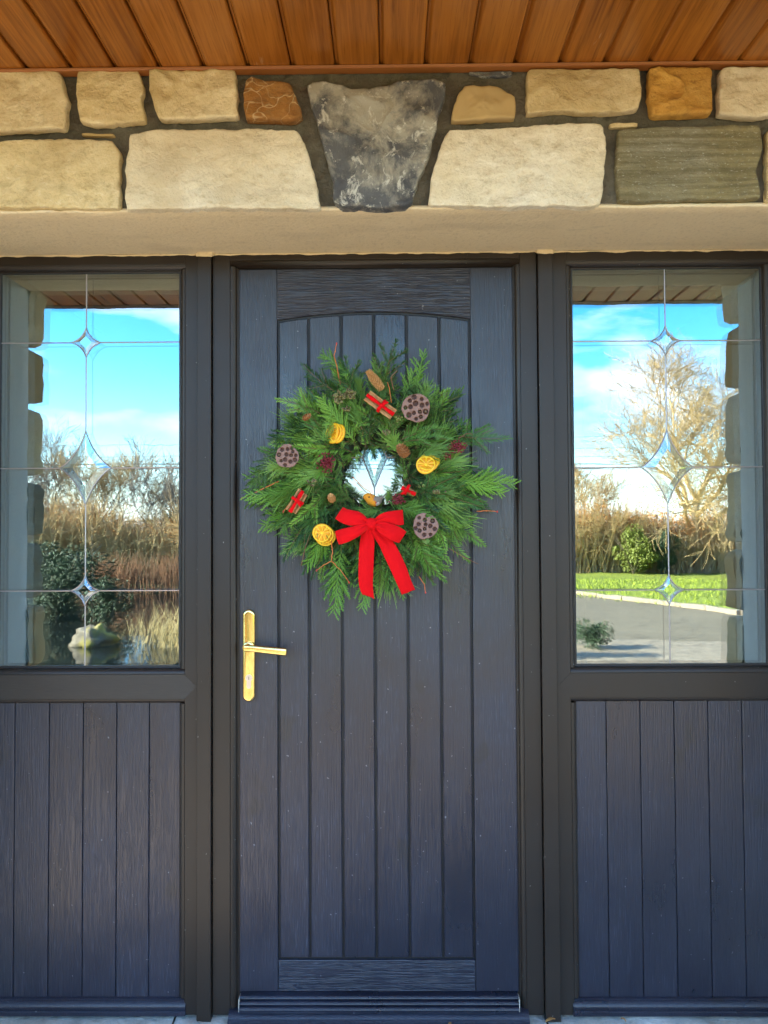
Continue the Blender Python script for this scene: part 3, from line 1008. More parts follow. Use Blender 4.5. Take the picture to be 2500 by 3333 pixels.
def side_window(label, gx0, gx1, fx0, fx1, lead_x, lead_zs, grooves, big_rz):
    w = thing('side_window', label, 'window', ((fx0 + fx1) / 2, 0, 0))
    zt, zgt, zgb, zt0, zt1, zp, zpb, zb = .81, .760, -.3845, -.404, -.4735, -.4865, -1.316, -1.361
    bw = .019
    YG = .018
    b = MB()   # left and right stiles, mitred into the transom like welded foil frames
    tx0, tx1 = gx0 - bw, gx1 + bw
    for a, c, e in ((fx0, tx0, 1), (tx1, fx1, -1)):
        b = MB()
        b.box(a, c, 0, .07, z_(zb), z_(zt), .0012)
        b.build('stile', M_frame, w)
    b = MB(); b.box(tx0, tx1, .0004, .07, z_(.7785), z_(zt), .001); b.build('head', M_frame, w)
    # transom with pointed welded ends lying a hair proud of the stiles
    zm = (zt0 + zt1) / 2
    tip = .034
    P = [(tx0, zt1), (tx1, zt1), (tx1 + tip, zm), (tx1, zt0), (tx0, zt0), (tx0 - tip, zm)]
    if fx0 < -1:
        P[5] = (tx0 - .003, zm)
    else:
        P[2] = (tx1 + .003, zm)
    b = MB()
    b.add([(x, -.0009, z_(z)) for x, z in P] + [(x, .05, z_(z)) for x, z in P], [(0, 1, 2, 3, 4, 5)] + [(i, 6 + i, 6 + (i + 1) % 6, (i + 1) % 6) for i in range(6)])
    o = b.build('transom', M_transom if fx0 < -1 else M_frame, w); fixn(o.data)
    b = MB()
    # upper light: beads
    bead_h(b, tx0, tx1, z_(.7785), z_(zgt), -.001, YG)
    bead_h(b, tx0, tx1, z_(zt0), z_(zgb), -.001, YG)
    bead_v(b, z_(zgb - .004), z_(zgt + .004), tx0, gx0, -.0005, YG)
    bead_v(b, z_(zgb - .004), z_(zgt + .004), tx1, gx1, -.0005, YG)
    # lower panel beads
    bead_h(b, tx0, tx1, z_(zt1), z_(zp), -.001, YG - .006)
    bead_v(b, z_(zpb + .001), z_(zp - .001), tx0, gx0 - .002, -.0005, YG - .006)
    bead_v(b, z_(zpb + .001), z_(zp - .001), tx1, gx1 + .002, -.0005, YG - .006)
    o = b.build('glazing_bead', M_frame, w, True); fixn(o.data)
    try:
        o.data.set_sharp_from_angle(angle=R_(32))
    except Exception:
        pass
    b = MB()   # moulded bottom rail
    b.sweep([(.07, z_(zb)), (-.006, z_(zb)), (-.006, z_(zb + .010)), (-.0025, z_(zb + .0125)), (-.004, z_(zb + .017)), (-.006, z_(zb + .023)), (-.0045, z_(zb + .029)), (.001, z_(zb + .034)),
             (.004, z_(zb + .036)), (.0035, z_(zb + .041)), (.010, z_(zpb)), (.07, z_(zpb))], tx0 - .004, tx1 + .004)
    o = b.build('bottom_rail', M_door, w, True); fixn(o.data)
    try:
        o.data.set_sharp_from_angle(angle=R_(40))
    except Exception:
        pass
    b = MB()
    b.box(gx0 - .008, gx1 + .008, YG, YG + .024, z_(zgb - .008), z_(zgt + .008))
    p = b.build('glass_pane', M_glass, w)
    b = MB(); b.box(gx0 - .001, gx0 + .003, YG - .0012, YG + .002, z_(zgb), z_(zgt)); b.box(gx1 - .003, gx1 + .001, YG - .0012, YG + .002, z_(zgb), z_(zgt))
    b.box(gx0, gx1, YG - .0014, YG + .002, z_(zgt - .003), z_(zgt + .001)); b.box(gx0, gx1, YG - .0014, YG + .002, z_(zgb - .001), z_(zgb + .004))
    b.build('seal', M_seal, p)
    LW = .0023
    def came(pts):
        b = MB()
        b.tube(pts, LW, 6)
        b.build('lead_strip', M_lead, p)
    yl = YG - .0004
    z1, z2, z3 = lead_zs
    s1, s2 = .0435, big_rz
    if big_rz: LW = .0019
    came([(lead_x, yl, z_(zgt - .003)), (lead_x, yl, z_(z1 + s1))])
    came([(lead_x, yl, z_(z1 - s1)), (lead_x, yl, z_(z2 + s2))])
    came([(lead_x, yl, z_(z2 - s2)), (lead_x, yl, z_(z3 + s1))])
    came([(lead_x, yl, z_(z3 - s1)), (lead_x, yl, z_(zgb + .004))])
    for zz, sx in ((z1, .0435), (z2, .075), (z3, .0435)):
        came([(gx0 + .002, yl, z_(zz)), (lead_x - sx, yl, z_(zz))])
        came([(lead_x + sx, yl, z_(zz)), (gx1 - .002, yl, z_(zz))])
    star(p, lead_x, z_(z1), .0435, .0435, yl, .45)
    star(p, lead_x, z_(z2), .075, s2, yl, .62, .5, .5)
    star(p, lead_x, z_(z3), .0435, .0435, yl, .45)
    # tongue and groove boards
    gr = [gx0 - .004] + grooves + [gx1 + .004]
    for a, c in zip(gr, gr[1:]):
        b = MB()
        b.box(a + .0006, c - .0006, YG - .007, YG + .03, z_(zpb - .006), z_(zp + .006), .0028)
        b.build('panel_board', M_door, w)
    b = MB(); b.box(gx0 - .004, gx1 + .004, YG + .0305, YG + .04, z_(zpb - .006), z_(zp + .006)); b.build('panel_backing', M_seal, w)
    return w
side_window('side window reflecting the mossy rock, pond and russet hedge', -1.135, -.6105, XL + .001, -.5555, -.885, (.556, .190, -.1655), [-1.0837, -.9844, -.8865, -.7901, -.6964], .107)
side_window('side window reflecting the lawn and large bare tree', .5275, 1.0738, .4695, XR - .001, .7975, (.5486, .182, -.1706), [.6111, .7077, .8042, .9006, .9969], .107)

# coupling strips between the windows and the door
for i, (a, c, lb) in enumerate(((-.5535, -.5135, 'dark brown upright cover strip between the door and the rock reflecting window'), (.4255, .4677, 'dark brown upright cover strip between the door and the tree reflecting window'))):
    b = MB()
    b.box(a, c, -.014, .04, z_(-1.372), z_(.806), .0016)
    o = b.build('cover_strip', M_frame)
    tag(o, lb, 'cover strip', 'cover strips beside the door')

fr = thing('door_frame', 'dark brown door frame around the dark blue door', 'door frame', (0, 0, 0))
for a, c, s_ in ((-.5115, -.4615, 1), (.3755, .4235, -1)):
    b = MB(); b.box(a, c, 0, .07, z_(-1.361), z_(.806), .0012); b.build('jamb', M_frame, fr)
    b = MB()
    if s_ > 0:
        bead_v(b, z_(-1.345), z_(.7705), c + .0004, -.4400, -.001, .014)
        b.box(-.4400, -.4340, .016, .06, z_(-1.345), z_(.767))
    else:
        bead_v(b, z_(-1.345), z_(.7705), a - .0004, .3590, -.001, .014)
        b.box(.3535, .3590, .016, .06, z_(-1.345), z_(.767))
    o = b.build('rebate', M_frame, fr, True); fixn(o.data)
    try:
        o.data.set_sharp_from_angle(angle=R_(32))
    except Exception:
        pass
b = MB(); b.box(-.4613, .3753, .0003, .07, z_(.7885), z_(.806), .001); b.build('head', M_frame, fr)
b = MB(); bead_h(b, -.4613, .3753, z_(.7880), z_(.7680), -.001, .014)
o = b.build('rebate', M_frame, fr, True); fixn(o.data)
b = MB()
b.sweep([(.07, z_(-1.3715)), (-.030, z_(-1.3715)), (-.030, z_(-1.363)), (-.026, z_(-1.360)), (-.026, z_(-1.357)), (-.022, z_(-1.352)), (-.012, z_(-1.346)), (-.002, z_(-1.343)), (.006, z_(-1.3425)), (.07, z_(-1.3425))], -.463, .378)
o = b.build('threshold', M_door, fr, True); fixn(o.data)
try:
    o.data.set_sharp_from_angle(angle=R_(35))
except Exception:
    pass

# ------------------------------------------------------------------ front door
door = thing('front_door', 'dark blue grey boarded front door with an arched panel behind the wreath', 'door', (-.04, .02, .03))
YD = .012
def arc_z(x):
    t = (x + .047) / .279
    return .6356 - .0225 * t * t
ZB, ZTOP = -1.2115, .766
b = MB(); b.box(-.4365, -.3275, YD, YD + .044, z_(-1.303), z_(ZTOP), .0022); b.build('stile', M_door, door)
b = MB(); b.box(.2335, .3555, YD, YD + .044, z_(-1.303), z_(ZTOP), .0022); b.build('stile', M_door, door)
b = MB(); b.box(-.3270, .2330, YD + .0003, YD + .044, z_(-1.303), z_(ZB - .0032), .0022); b.build('bottom_rail', M_rail, door)
b = MB()
n_ = 40
fr_, bk = [], []
for i in range(n_ + 1):
    x = -.3270 + .5600 * i / n_
    zc = z_(arc_z(x) + .0036)
    b.v += [(x, YD + .044, zc), (x, YD + .0025, zc), (x, YD + .0003, zc + .0024), (x, YD + .0003, z_(ZTOP) - .002), (x, YD + .0025, z_(ZTOP)), (x, YD + .044, z_(ZTOP))]
for i in range(n_):
    for j in range(5):
        a = i * 6 + j
        b.f.append((a, a + 1, a + 7, a + 6)); b.m.append(0)
b.f += [tuple(range(6)), tuple(range(n_ * 6 + 5, n_ * 6 - 1, -1))]; b.m += [0, 0]
o = b.build('top_rail', M_rail, door); fixn(o.data)
edges = [-.3245, -.2360, -.1413, -.0470, .0478, .1424, .2305]
for a, c in zip(edges, edges[1:]):
    b = MB()
    g1 = .0030
    a2, c2 = a + g1, c - g1
    m = 8
    sec = []
    for i in range(m + 1):
        x = a2 + (c2 - a2) * i / m
        sec.append((x, z_(arc_z(x) - .0034)))
    ch = .0024
    yf = YD + .0015
    zb = z_(ZB + .0030)
    front = [(a2 + ch, zb + ch)] + [(c2 - ch, zb + ch)] + [(min(max(x, a2 + ch), c2 - ch), z - ch) for x, z in reversed(sec)]
    back = [(a2, zb), (c2, zb)] + [(x, z) for x, z in reversed(sec)]
    k = len(front)
    b.add([(x, yf, z) for x, z in front] + [(x, yf + ch, z) for x, z in back] + [(x, yf + .03, z) for x, z in back],
          [tuple(range(k))] + [(r * k + i, r * k + (i + 1) % k, (r + 1) * k + (i + 1) % k, (r + 1) * k + i) for r in range(2) for i in range(k)])
    o = b.build('door_board', M_door, door); fixn(o.data)
b = MB(); b.box(-.32705, .23305, YD + .0085, YD + .030, z_(ZB - .01), z_(.64)); b.build('groove_backing', M_seal, door)
# weather bar with three flutes
b = MB()
prof = [(YD + .04, z_(-1.343))]
prof += [(-.022, z_(-1.343)), (-.022, z_(-1.3395))]
for k in range(3):
    zz = -1.3385 + k * .0115
    yo = -.020 + k * .0075
    for q in range(7):
        a = math.pi * q / 6
        prof.append((yo - .0045 * math.sin(a), z_(zz + .0102 * q / 6)))
    prof.append((yo + .003, z_(zz + .0108)))
prof += [(YD - .001, z_(-1.3035)), (YD + .04, z_(-1.3035))]
b.sweep(prof, -.4325, .3505)
o = b.build('weather_bar', M_door, door); fixn(o.data)
b = MB()
b.box(.3506, .3522, -.020, .010, z_(-1.341), z_(-1.306)); b.box(-.4342, -.4326, -.020, .010, z_(-1.341), z_(-1.306))
b.build('end_cap', flat('cream end cap', (.55, .5, .42), .5), door)
# small pane behind the wreath
pz0, pz1, px0, px1 = .035, .30, -.142, .048
b = MB(); b.box(px0, px1, YD - .004, YD + .003, z_(pz0), z_(pz1)); pane = b.build('glass_pane', M_glass, door)
b = MB()
w_ = .016
b.box(px0 - w_, px1 + w_, YD - .010, YD + .002, z_(pz1), z_(pz1 + w_), .003); b.box(px0 - w_, px1 + w_, YD - .010, YD + .002, z_(pz0 - w_), z_(pz0), .003)
b.box(px0 - w_, px0, YD - .0097, YD + .002, z_(pz0 + .0003), z_(pz1 - .0003), .003); b.box(px1, px1 + w_, YD - .0097, YD + .002, z_(pz0 + .0003), z_(pz1 - .0003), .003)
b.build('frame', M_door, pane)
sy = YD - .0045
for pts in ([(-.047, sy, z_(.04)), (-.047, sy, z_(.128))], [(-.047, sy, z_(.128)), (-.081, sy, z_(.215)), (-.047, sy, z_(.298))], [(-.047, sy, z_(.128)), (-.010, sy, z_(.215)), (-.047, sy, z_(.298))],
            [(-.142, sy, z_(.215)), (-.081, sy, z_(.215))], [(-.010, sy, z_(.215)), (.048, sy, z_(.215))]):
    b = MB(); b.tube(pts, .0022, 6); b.build('lead_strip', M_lead, pane)
b = MB()
inn = [(-.047, .160), (-.066, .215), (-.047, .270), (-.027, .215)]
out = [(-.047, .131), (-.079, .215), (-.047, .295), (-.012, .215)]
for i in range(4):
    j = (i + 1) % 4
    b.add([(out[i][0], sy, z_(out[i][1])), (out[j][0], sy, z_(out[j][1])), (inn[j][0], sy - .005, z_(inn[j][1])), (inn[i][0], sy - .005, z_(inn[i][1]))], [(0, 1, 2, 3)])
b.add([(x, sy - .005, z_(z)) for x, z in inn], [(0, 1, 2, 3)])
o = b.build('bevel_star', M_bevel, pane); fixn(o.data)

# door handle
hd = bpy.data.objects.new('handle', None)
COL.objects.link(hd); hd.parent = door; hd.location = (0, 0, 0)
hd.matrix_parent_inverse = Matrix.Translation(door.location).inverted()
def rr_plate(b, x0, x1, z0, z1, yb, yf, ch, n_=12):
    r = (x1 - x0) / 2
    def ring(d, y):
        o = []
        cx_ = (x0 + x1) / 2
        for k in range(n_ + 1):
            a = math.pi * k / n_
            o.append((cx_ + (r - d) * math.cos(a), y, z1 - r + (r - d) * math.sin(a)))
        for k in range(n_ + 1):
            a = math.pi + math.pi * k / n_
            o.append((cx_ + (r - d) * math.cos(a), y, z0 + r + (r - d) * math.sin(a)))
        return o
    rs = [ring(0, yb), ring(0, yf + ch), ring(ch * .35, yf + ch * .3), ring(ch, yf), ring(ch * 1.9, yf - .0003)]
    k = len(rs[0])
    b.add([p for q in rs for p in q], [(q * k + i, q * k + (i + 1) % k, q * k + k + (i + 1) % k, q * k + k + i) for q in range(len(rs) - 1) for i in range(k)]
          + [tuple(range((len(rs) - 1) * k, len(rs) * k))])
HX = -.4085
b = MB(); rr_plate(b, HX - .0173, HX + .0173, z_(-.4825), z_(-.2195), YD, YD - .012, .0042)
o = b.build('backplate', M_brass, hd, True); fixn(o.data)
try:
    o.data.set_sharp_from_angle(angle=R_(50))
except Exception:
    pass
b = MB()
hz_ = z_(-.3255)
# rose collar and lever
b.tube([(HX, YD - .0123, hz_), (HX, YD - .018, hz_), (HX, YD - .020, hz_)], [.0150, .0150, .0125], 24)
b.tube([(HX - .002, YD - .018, hz_), (HX - .002, YD - .040, hz_)], [.0105, .0100], 20)
LV = 1.12
pts = [(HX - .006, hz_ + .0005, .0078), (HX + .004, hz_, .0086), (HX + .02, hz_ - .001, .0088), (HX + .05, hz_ - .0045, .0092), (HX + .08, hz_ - .0075, .0098), (HX + .106, hz_ - .0100, .0104), (HX + .112, hz_ - .0105, .0098), (HX + .1135, hz_ - .0107, .0070)]
vs_, fs_ = [], []
K = 16
for x, z, r in pts:
    for k in range(K):
        a = 2 * math.pi * k / K
        ca, sa = math.cos(a), math.sin(a)
        sq = 1.0 / (abs(ca) ** 3 + abs(sa) ** 3) ** (1 / 3)
        vs_.append((x, YD - .043 + ca * sq * r * .62, z + sa * sq * r * LV))
for i in range(len(pts) - 1):
    for k in range(K):
        l = (k + 1) % K
        fs_.append((i * K + k, i * K + l, i * K + K + l, i * K + K + k))
fs_ += [tuple(range(K)), tuple(range((len(pts) - 1) * K, len(pts) * K))]
b.add(vs_, fs_)
o = b.build('lever', M_brass, hd, True); fixn(o.data)
try:
    o.data.set_sharp_from_angle(angle=R_(45))
except Exception:
    pass
b = MB()
kz = z_(-.4145)
b.tube([(HX + .001, YD - .0105, kz), (HX + .001, YD - .0150, kz)], [.0102, .0098], 24)
b.box(HX - .0052, HX + .0072, YD - .0148, YD - .0105, kz - .024, kz - .006)
b.tube([(HX + .001, YD - .0105, kz - .024), (HX + .001, YD - .0147, kz - .024)], .0062, 16)
b.tube([(HX + .001, YD - .0150, kz), (HX + .001, YD - .0156, kz)], [.0078, .0076], 20)
b.box(HX + .0003, HX + .0019, YD - .0160, YD - .0150, kz - .0045, kz + .0045, 0, 1)
o = b.build('lock_cylinder', [M_nickel, M_black], hd); fixn(o.data)

# ------------------------------------------------------------------ sill and porch floor
sill = thing('stone_sill', 'rough grey stone sill under the door and windows', 'sill', (0, -.1, 0))
M_sill = stone('grey limestone', (.43, .39, .33), (.58, .54, .48), (.66, .63, .58), (.24, .21, .15), .6, big=7)
sx = [-1.25, -.62, -.16, .43, 1.2]
for i, (a, c) in enumerate(zip(sx, sx[1:])):
    b = MB()
    nx_, ny_ = int((c - a) / .012), 34
    for j in range(ny_ + 1):
        for k in range(nx_ + 1):
            x = a + .003 + (c - a - .006) * k / nx_
            y = .06 - .36 * j / ny_
            e = min(x - a, c - x, .02)
            z = z_(-1.3735) + .0045 * noise.fractal(Vector((x * 16, y * 16, i)), 1, 2, 5) - max(0, .008 - e) * .5
            if j == ny_:
                z = -.05
            b.v.append((x, y, z))
    for j in range(ny_):
        for k in range(nx_):
            q = j * (nx_ + 1) + k
            b.f.append((q, q + 1, q + nx_ + 2, q + nx_ + 1)); b.m.append(0)
    o = b.build('stone', M_sill, sill, True); fixn(o.data)
b = MB(); b.box(-1.25, 1.2, -.29, .05, -.12, z_(-1.3735) - .012); b.build('mortar', M_mortar, sill)
# ------------------------------------------------------------------ wreath
WX, WZ = -.047, z_(.158)
wreath = thing('wreath', 'round evergreen Christmas wreath of fir, pine and cypress hung on the door', 'wreath', (WX, -.05, WZ))
def green(name, a, b_, c, rough=.5):
    t = NT(name, rough)
    r = t.rnd()
    n_ = t.noise(t.co(), 30, 3, .5)
    col = t.mix(n_, a, b_)
    t.col(t.mix(t.ramp(r, (.35, 0), (1, 1)), t.mix(t.ramp(r, (0, 1), (.45, 0)), col, tuple(x * .32 for x in a)), c))
    t.spec(.35)
    return t.m
M_fir = green('fir needles', (.032, .110, .024), (.070, .19, .034), (.22, .42, .05))
M_spr = green('spruce needles', (.030, .095, .022), (.070, .155, .034), (.11, .22, .04))
M_pin = green('pine needles', (.05, .13, .025), (.10, .23, .035), (.22, .38, .06))
M_cyp = green('cypress fronds', (.06, .17, .02), (.11, .25, .025), (.17, .34, .035))
M_stem = flat('green brown stem', (.16, .10, .04), .8)
M_redtw = flat('red orange twig', (.58, .15, .035), .6, 0, .3, 20)
M_browntw = flat('brown twig', (.20, .09, .04), .7, 0, .3, 20)

def needle(b, p, d, L, w, droop, rn, mi=0):
    d = d.normalized()
    e = p + d * L + Vector((0, 0, droop * L))
    m = p + d * L * .5 + Vector((0, 0, droop * L * .2))
    s1 = d.orthogonal().normalized()
    s2 = d.cross(s1)
    r = w * .5
    v = [p]
    for k in range(3):
        a = 2.094 * k + rn.uniform(0, .5)
        v.append(m + (s1 * math.cos(a) + s2 * math.sin(a)) * r)
    v.append(e)
    b.add(v, [(0, 2, 1), (0, 3, 2), (0, 1, 3), (4, 1, 2), (4, 2, 3), (4, 3, 1)], mi)
def fir_mesh(seed, L=.135, nl=.024, n_=32, ang=62, side=1):
    rn = random.Random(seed)
    b = MB()
    bend = rn.uniform(-.25, .25)
    def P(t):
        return Vector((L * t, bend * L * t * t, -.1 * L * t * t))
    b.tube([P(i / 6) for i in range(7)], [.0014 - .0009 * i / 6 for i in range(7)], 4, 1)
    for i in range(n_):
        t = .06 + .94 * i / n_
        for s_ in (-1, 1):
            a = R_(ang - 28 * t + rn.gauss(0, 6))
            tg = Vector((1, 2 * bend * t, 0)).normalized()
            nrm = Vector((-tg.y, tg.x, 0)) * s_
            d = tg * math.cos(a) + nrm * math.sin(a) + Vector((0, 0, rn.uniform(.05, .55)))
            needle(b, P(t), d, nl * (1 - .45 * max(0, t - .6) / .4) * rn.uniform(.8, 1.1), .0033, -.12, rn)
    for k in range(5):
        needle(b, P(1), Vector((1, rn.gauss(0, .4), rn.gauss(0, .3))), nl * .6, .002, 0, rn)
    # two side twigs
    for s_ in (-1, 1):
        t0 = rn.uniform(.2, .45)
        o = P(t0)
        d = Vector((.75, s_ * .66, .05)).normalized()
        l2 = L * .42
        b.tube([o, o + d * l2], [.001, .0005], 3, 1)
        nn = Vector((-d.y, d.x, 0))
        for i in range(15):
            for q in (-1, 1):
                a = R_(52 - 20 * i / 15 + rn.gauss(0, 5))
                needle(b, o + d * l2 * (i + .5) / 15, d * math.cos(a) + nn * q * math.sin(a) + Vector((0, 0, rn.uniform(0, .5))), nl * .8 * rn.uniform(.8, 1.1) * (1 - .3 * i / 15), .0026, -.1, rn)
    return b
def spruce_mesh(seed, L=.12):
    rn = random.Random(seed)
    b = MB()
    def twig(o, d, l, n_):
        d = d.normalized()
        s1 = Vector((-d.y, d.x, 0)).normalized()
        s2 = Vector((0, 0, 1))
        b.tube([o, o + d * l], [.0014, .0007], 4, 1)
        for i in range(n_):
            for k in range(4):
                a = rn.uniform(-.35, 3.5)
                q = s1 * math.cos(a) + s2 * math.sin(a)
                needle(b, o + d * l * (i + rn.random()) / n_, d * .75 + q * .75, .0125 * rn.uniform(.8, 1.15), .0021, 0, rn)
        for k in range(5):
            needle(b, o + d * l, d + Vector((rn.gauss(0, .35), rn.gauss(0, .35), rn.gauss(0, .3))), .011, .0016, 0, rn)
    twig(Vector((0, 0, 0)), Vector((1, 0, 0)), L, 30)
    for s_, t in ((1, .25), (-1, .32), (1, .55), (-1, .6)):
        twig(Vector((L * t, 0, 0)), Vector((.75, .62 * s_, .05)), L * .5 * (1.1 - t * .6), 13)
    return b
def pine_mesh(seed, L=.075, nl=.075):
    rn = random.Random(seed)
    b = MB()
    b.tube([(0, 0, 0), (L, 0, 0)], [.002, .0012], 5, 1)
    for i in range(85):
        t = .15 + .85 * rn.random()
        a = rn.gauss(0, .55)
        d = Vector((1, math.tan(max(-1.1, min(1.1, a))) * .9, rn.uniform(-.1, .5)))
        p = Vector((L * t, rn.gauss(0, .001), 0))
        d.normalize()
        l = nl * rn.uniform(.65, 1.1)
        m = p + d * l * .5
        e = p + d * l + Vector((rn.gauss(0, .004), rn.gauss(0, .004), -.08 * l))
        b.tube([p, m, e], [.0008, .0011, .0003], 3, 0, False)
    return b
def cypress_mesh(seed, L=.15):
    rn = random.Random(seed)
    b = MB()
    def frond(o, d, l, lev):
        d = d.normalized()
        n_ = max(3, int(l / (.0062 if lev < 2 else .006)))
        nn = Vector((-d.y, d.x, 0))
        c = rn.uniform(-.2, .2)
        pts = [o + d * l * i / n_ + nn * c * l * (i / n_) ** 2 for i in range(n_ + 1)]
        w = (.0021, .0018, .0016)[lev]
        b.tube(pts, [w * (1 - .55 * i / n_) for i in range(n_ + 1)], 4 if lev < 2 else 3, 0, False)
        if lev == 2:
            return
        for i in range(1, n_):
            for s_ in ((-1, 1) if lev else ((-1) ** i,)):
                t = i / n_
                ll = (l * (.20 + .12 * math.sin(math.pi * min(1, t * 1.15))) * (1.0 if t < .7 else 1.6 - t) if lev == 0 else l * .30 * (1.05 - t * .75)) * rn.uniform(.55, 1.25)
                if lev == 0 and rn.random() < .15:
                    continue
                if lev == 1:
                    ll = min(ll, .011)
                a = R_((34 if lev == 0 else 30) + rn.gauss(0, 5))
                frond(pts[i], d * math.cos(a) + nn * s_ * math.sin(a) + Vector((0, 0, rn.uniform(-.28, .22))), ll, lev + 1)
    frond(Vector((0, 0, 0)), Vector((1, 0, 0)), L, 0)
    return b
kinds = {
    'fir_sprig': [fir_mesh(1).mesh('fir sprig', [M_fir, M_stem]), fir_mesh(2, .15, .027).mesh('fir sprig', [M_fir, M_stem]), fir_mesh(3, .12, .022).mesh('fir sprig', [M_fir, M_stem]), fir_mesh(8, .14, .026, 38, 70).mesh('fir sprig', [M_fir, M_stem])],
    'spruce_sprig': [spruce_mesh(4).mesh('spruce sprig', [M_spr, M_stem]), spruce_mesh(5, .14).mesh('spruce sprig', [M_spr, M_stem]), spruce_mesh(6, .10).mesh('spruce sprig', [M_spr, M_stem])],
    'pine_sprig': [pine_mesh(7).mesh('pine sprig', [M_pin, M_stem]), pine_mesh(9, .06, .085).mesh('pine sprig', [M_pin, M_stem]), pine_mesh(10, .08, .06).mesh('pine sprig', [M_pin, M_stem])],
    'cypress_sprig': [cypress_mesh(11).mesh('cypress sprig', M_cyp), cypress_mesh(12, .17).mesh('cypress sprig', M_cyp), cypress_mesh(13, .12).mesh('cypress sprig', M_cyp)],
}
rw = random.Random(2024)
def put(kind, x, y, z, ang, tilt, scale=1.0, roll=0., v=None):
    """sprig starting at (x,y,z), pointing along ang (0 = right, 90 = up), tilt towards the viewer"""
    me = kinds[kind][rw.randrange(len(kinds[kind])) if v is None else v]
    o = bpy.data.objects.new(kind, me)
    COL.objects.link(o)
    o.parent = wreath
    a = R_(ang)
    ex = Vector((math.cos(a) * math.cos(tilt), -math.sin(tilt), math.sin(a) * math.cos(tilt)))
    ez = Vector((0, -1, 0))
    ey = ez.cross(ex).normalized()
    ez = ex.cross(ey).normalized()
    Mx = Matrix((ex, ey, ez)).transposed() @ Matrix.Rotation(roll, 3, 'X')
    M4 = Mx.to_4x4() @ Matrix.Scale(scale, 4)
    M4.translation = Vector((x, y, z)) - wreath.location
    o.matrix_basis = M4
    return o
pick = ['fir_sprig'] * 10 + ['spruce_sprig'] * 4 + ['pine_sprig'] * 5 + ['cypress_sprig'] * 4
def ring(n_, r0, r1, ys, sp, tl, sc_=(.85, 1.1), kinds_=pick, bias=0.):
    for i in range(n_):
        th = 360 * (i + rw.uniform(-.4, .4)) / n_
        r = rw.uniform(r0, r1)
        a = th + bias + rw.gauss(0, sp)
        put(rw.choice(kinds_), WX + r * math.cos(R_(th)), rw.uniform(*ys), WZ - .008 * (r > .11) + r * math.sin(R_(th)) * (1.0 if math.sin(R_(th)) > 0 else 1 + .35 * (r - .08)), a, rw.uniform(*tl), rw.uniform(*sc_), rw.gauss(0, .45))
b = MB()
ms, mt = 60, 14
for i in range(ms):
    for j in range(mt):
        a, c = 2 * math.pi * i / ms, 2 * math.pi * j / mt
        rr = .042 * (1 + .2 * noise.noise(Vector((i * .6, j * .9, 1))))
        b.v.append((WX + (.138 + rr * 1.25 * math.cos(c)) * math.cos(a), -.038 + rr * .8 * math.sin(c), WZ + (.138 + rr * 1.25 * math.cos(c)) * math.sin(a)))
for i in range(ms):
    for j in range(mt):
        b.f.append((i * mt + j, i * mt + (j + 1) % mt, ((i + 1) % ms) * mt + (j + 1) % mt, ((i + 1) % ms) * mt + j)); b.m.append(0)
o = b.build('moss_ring', flat('dark moss', (.022, .03, .012), .95, 0, .4, 60, .6), wreath, True)
ring(64, .17, .205, (-.050, -.025), 30, (-.05, .12), (.9, 1.15))
ring(62, .145, .185, (-.080, -.055), 38, (.0, .22), (.85, 1.08))
ring(58, .110, .150, (-.100, -.075), 48, (.05, .30), (.75, 1.0))
ring(52, .080, .112, (-.088, -.062), 48, (.15, .5), (.6, .85), ['fir_sprig'] * 5 + ['spruce_sprig'] * 4 + ['pine_sprig', 'cypress_sprig'])
ring(44, .082, .098, (-.085, -.040), 30, (-.05, .2), (.22, .34), ['spruce_sprig'] * 3 + ['fir_sprig'] * 4 + ['pine_sprig'], 150)
ring(14, .078, .088, (-.080, -.040), 30, (.0, .3), (.4, .5), ['spruce_sprig'] * 3 + ['fir_sprig'] * 4, 75)
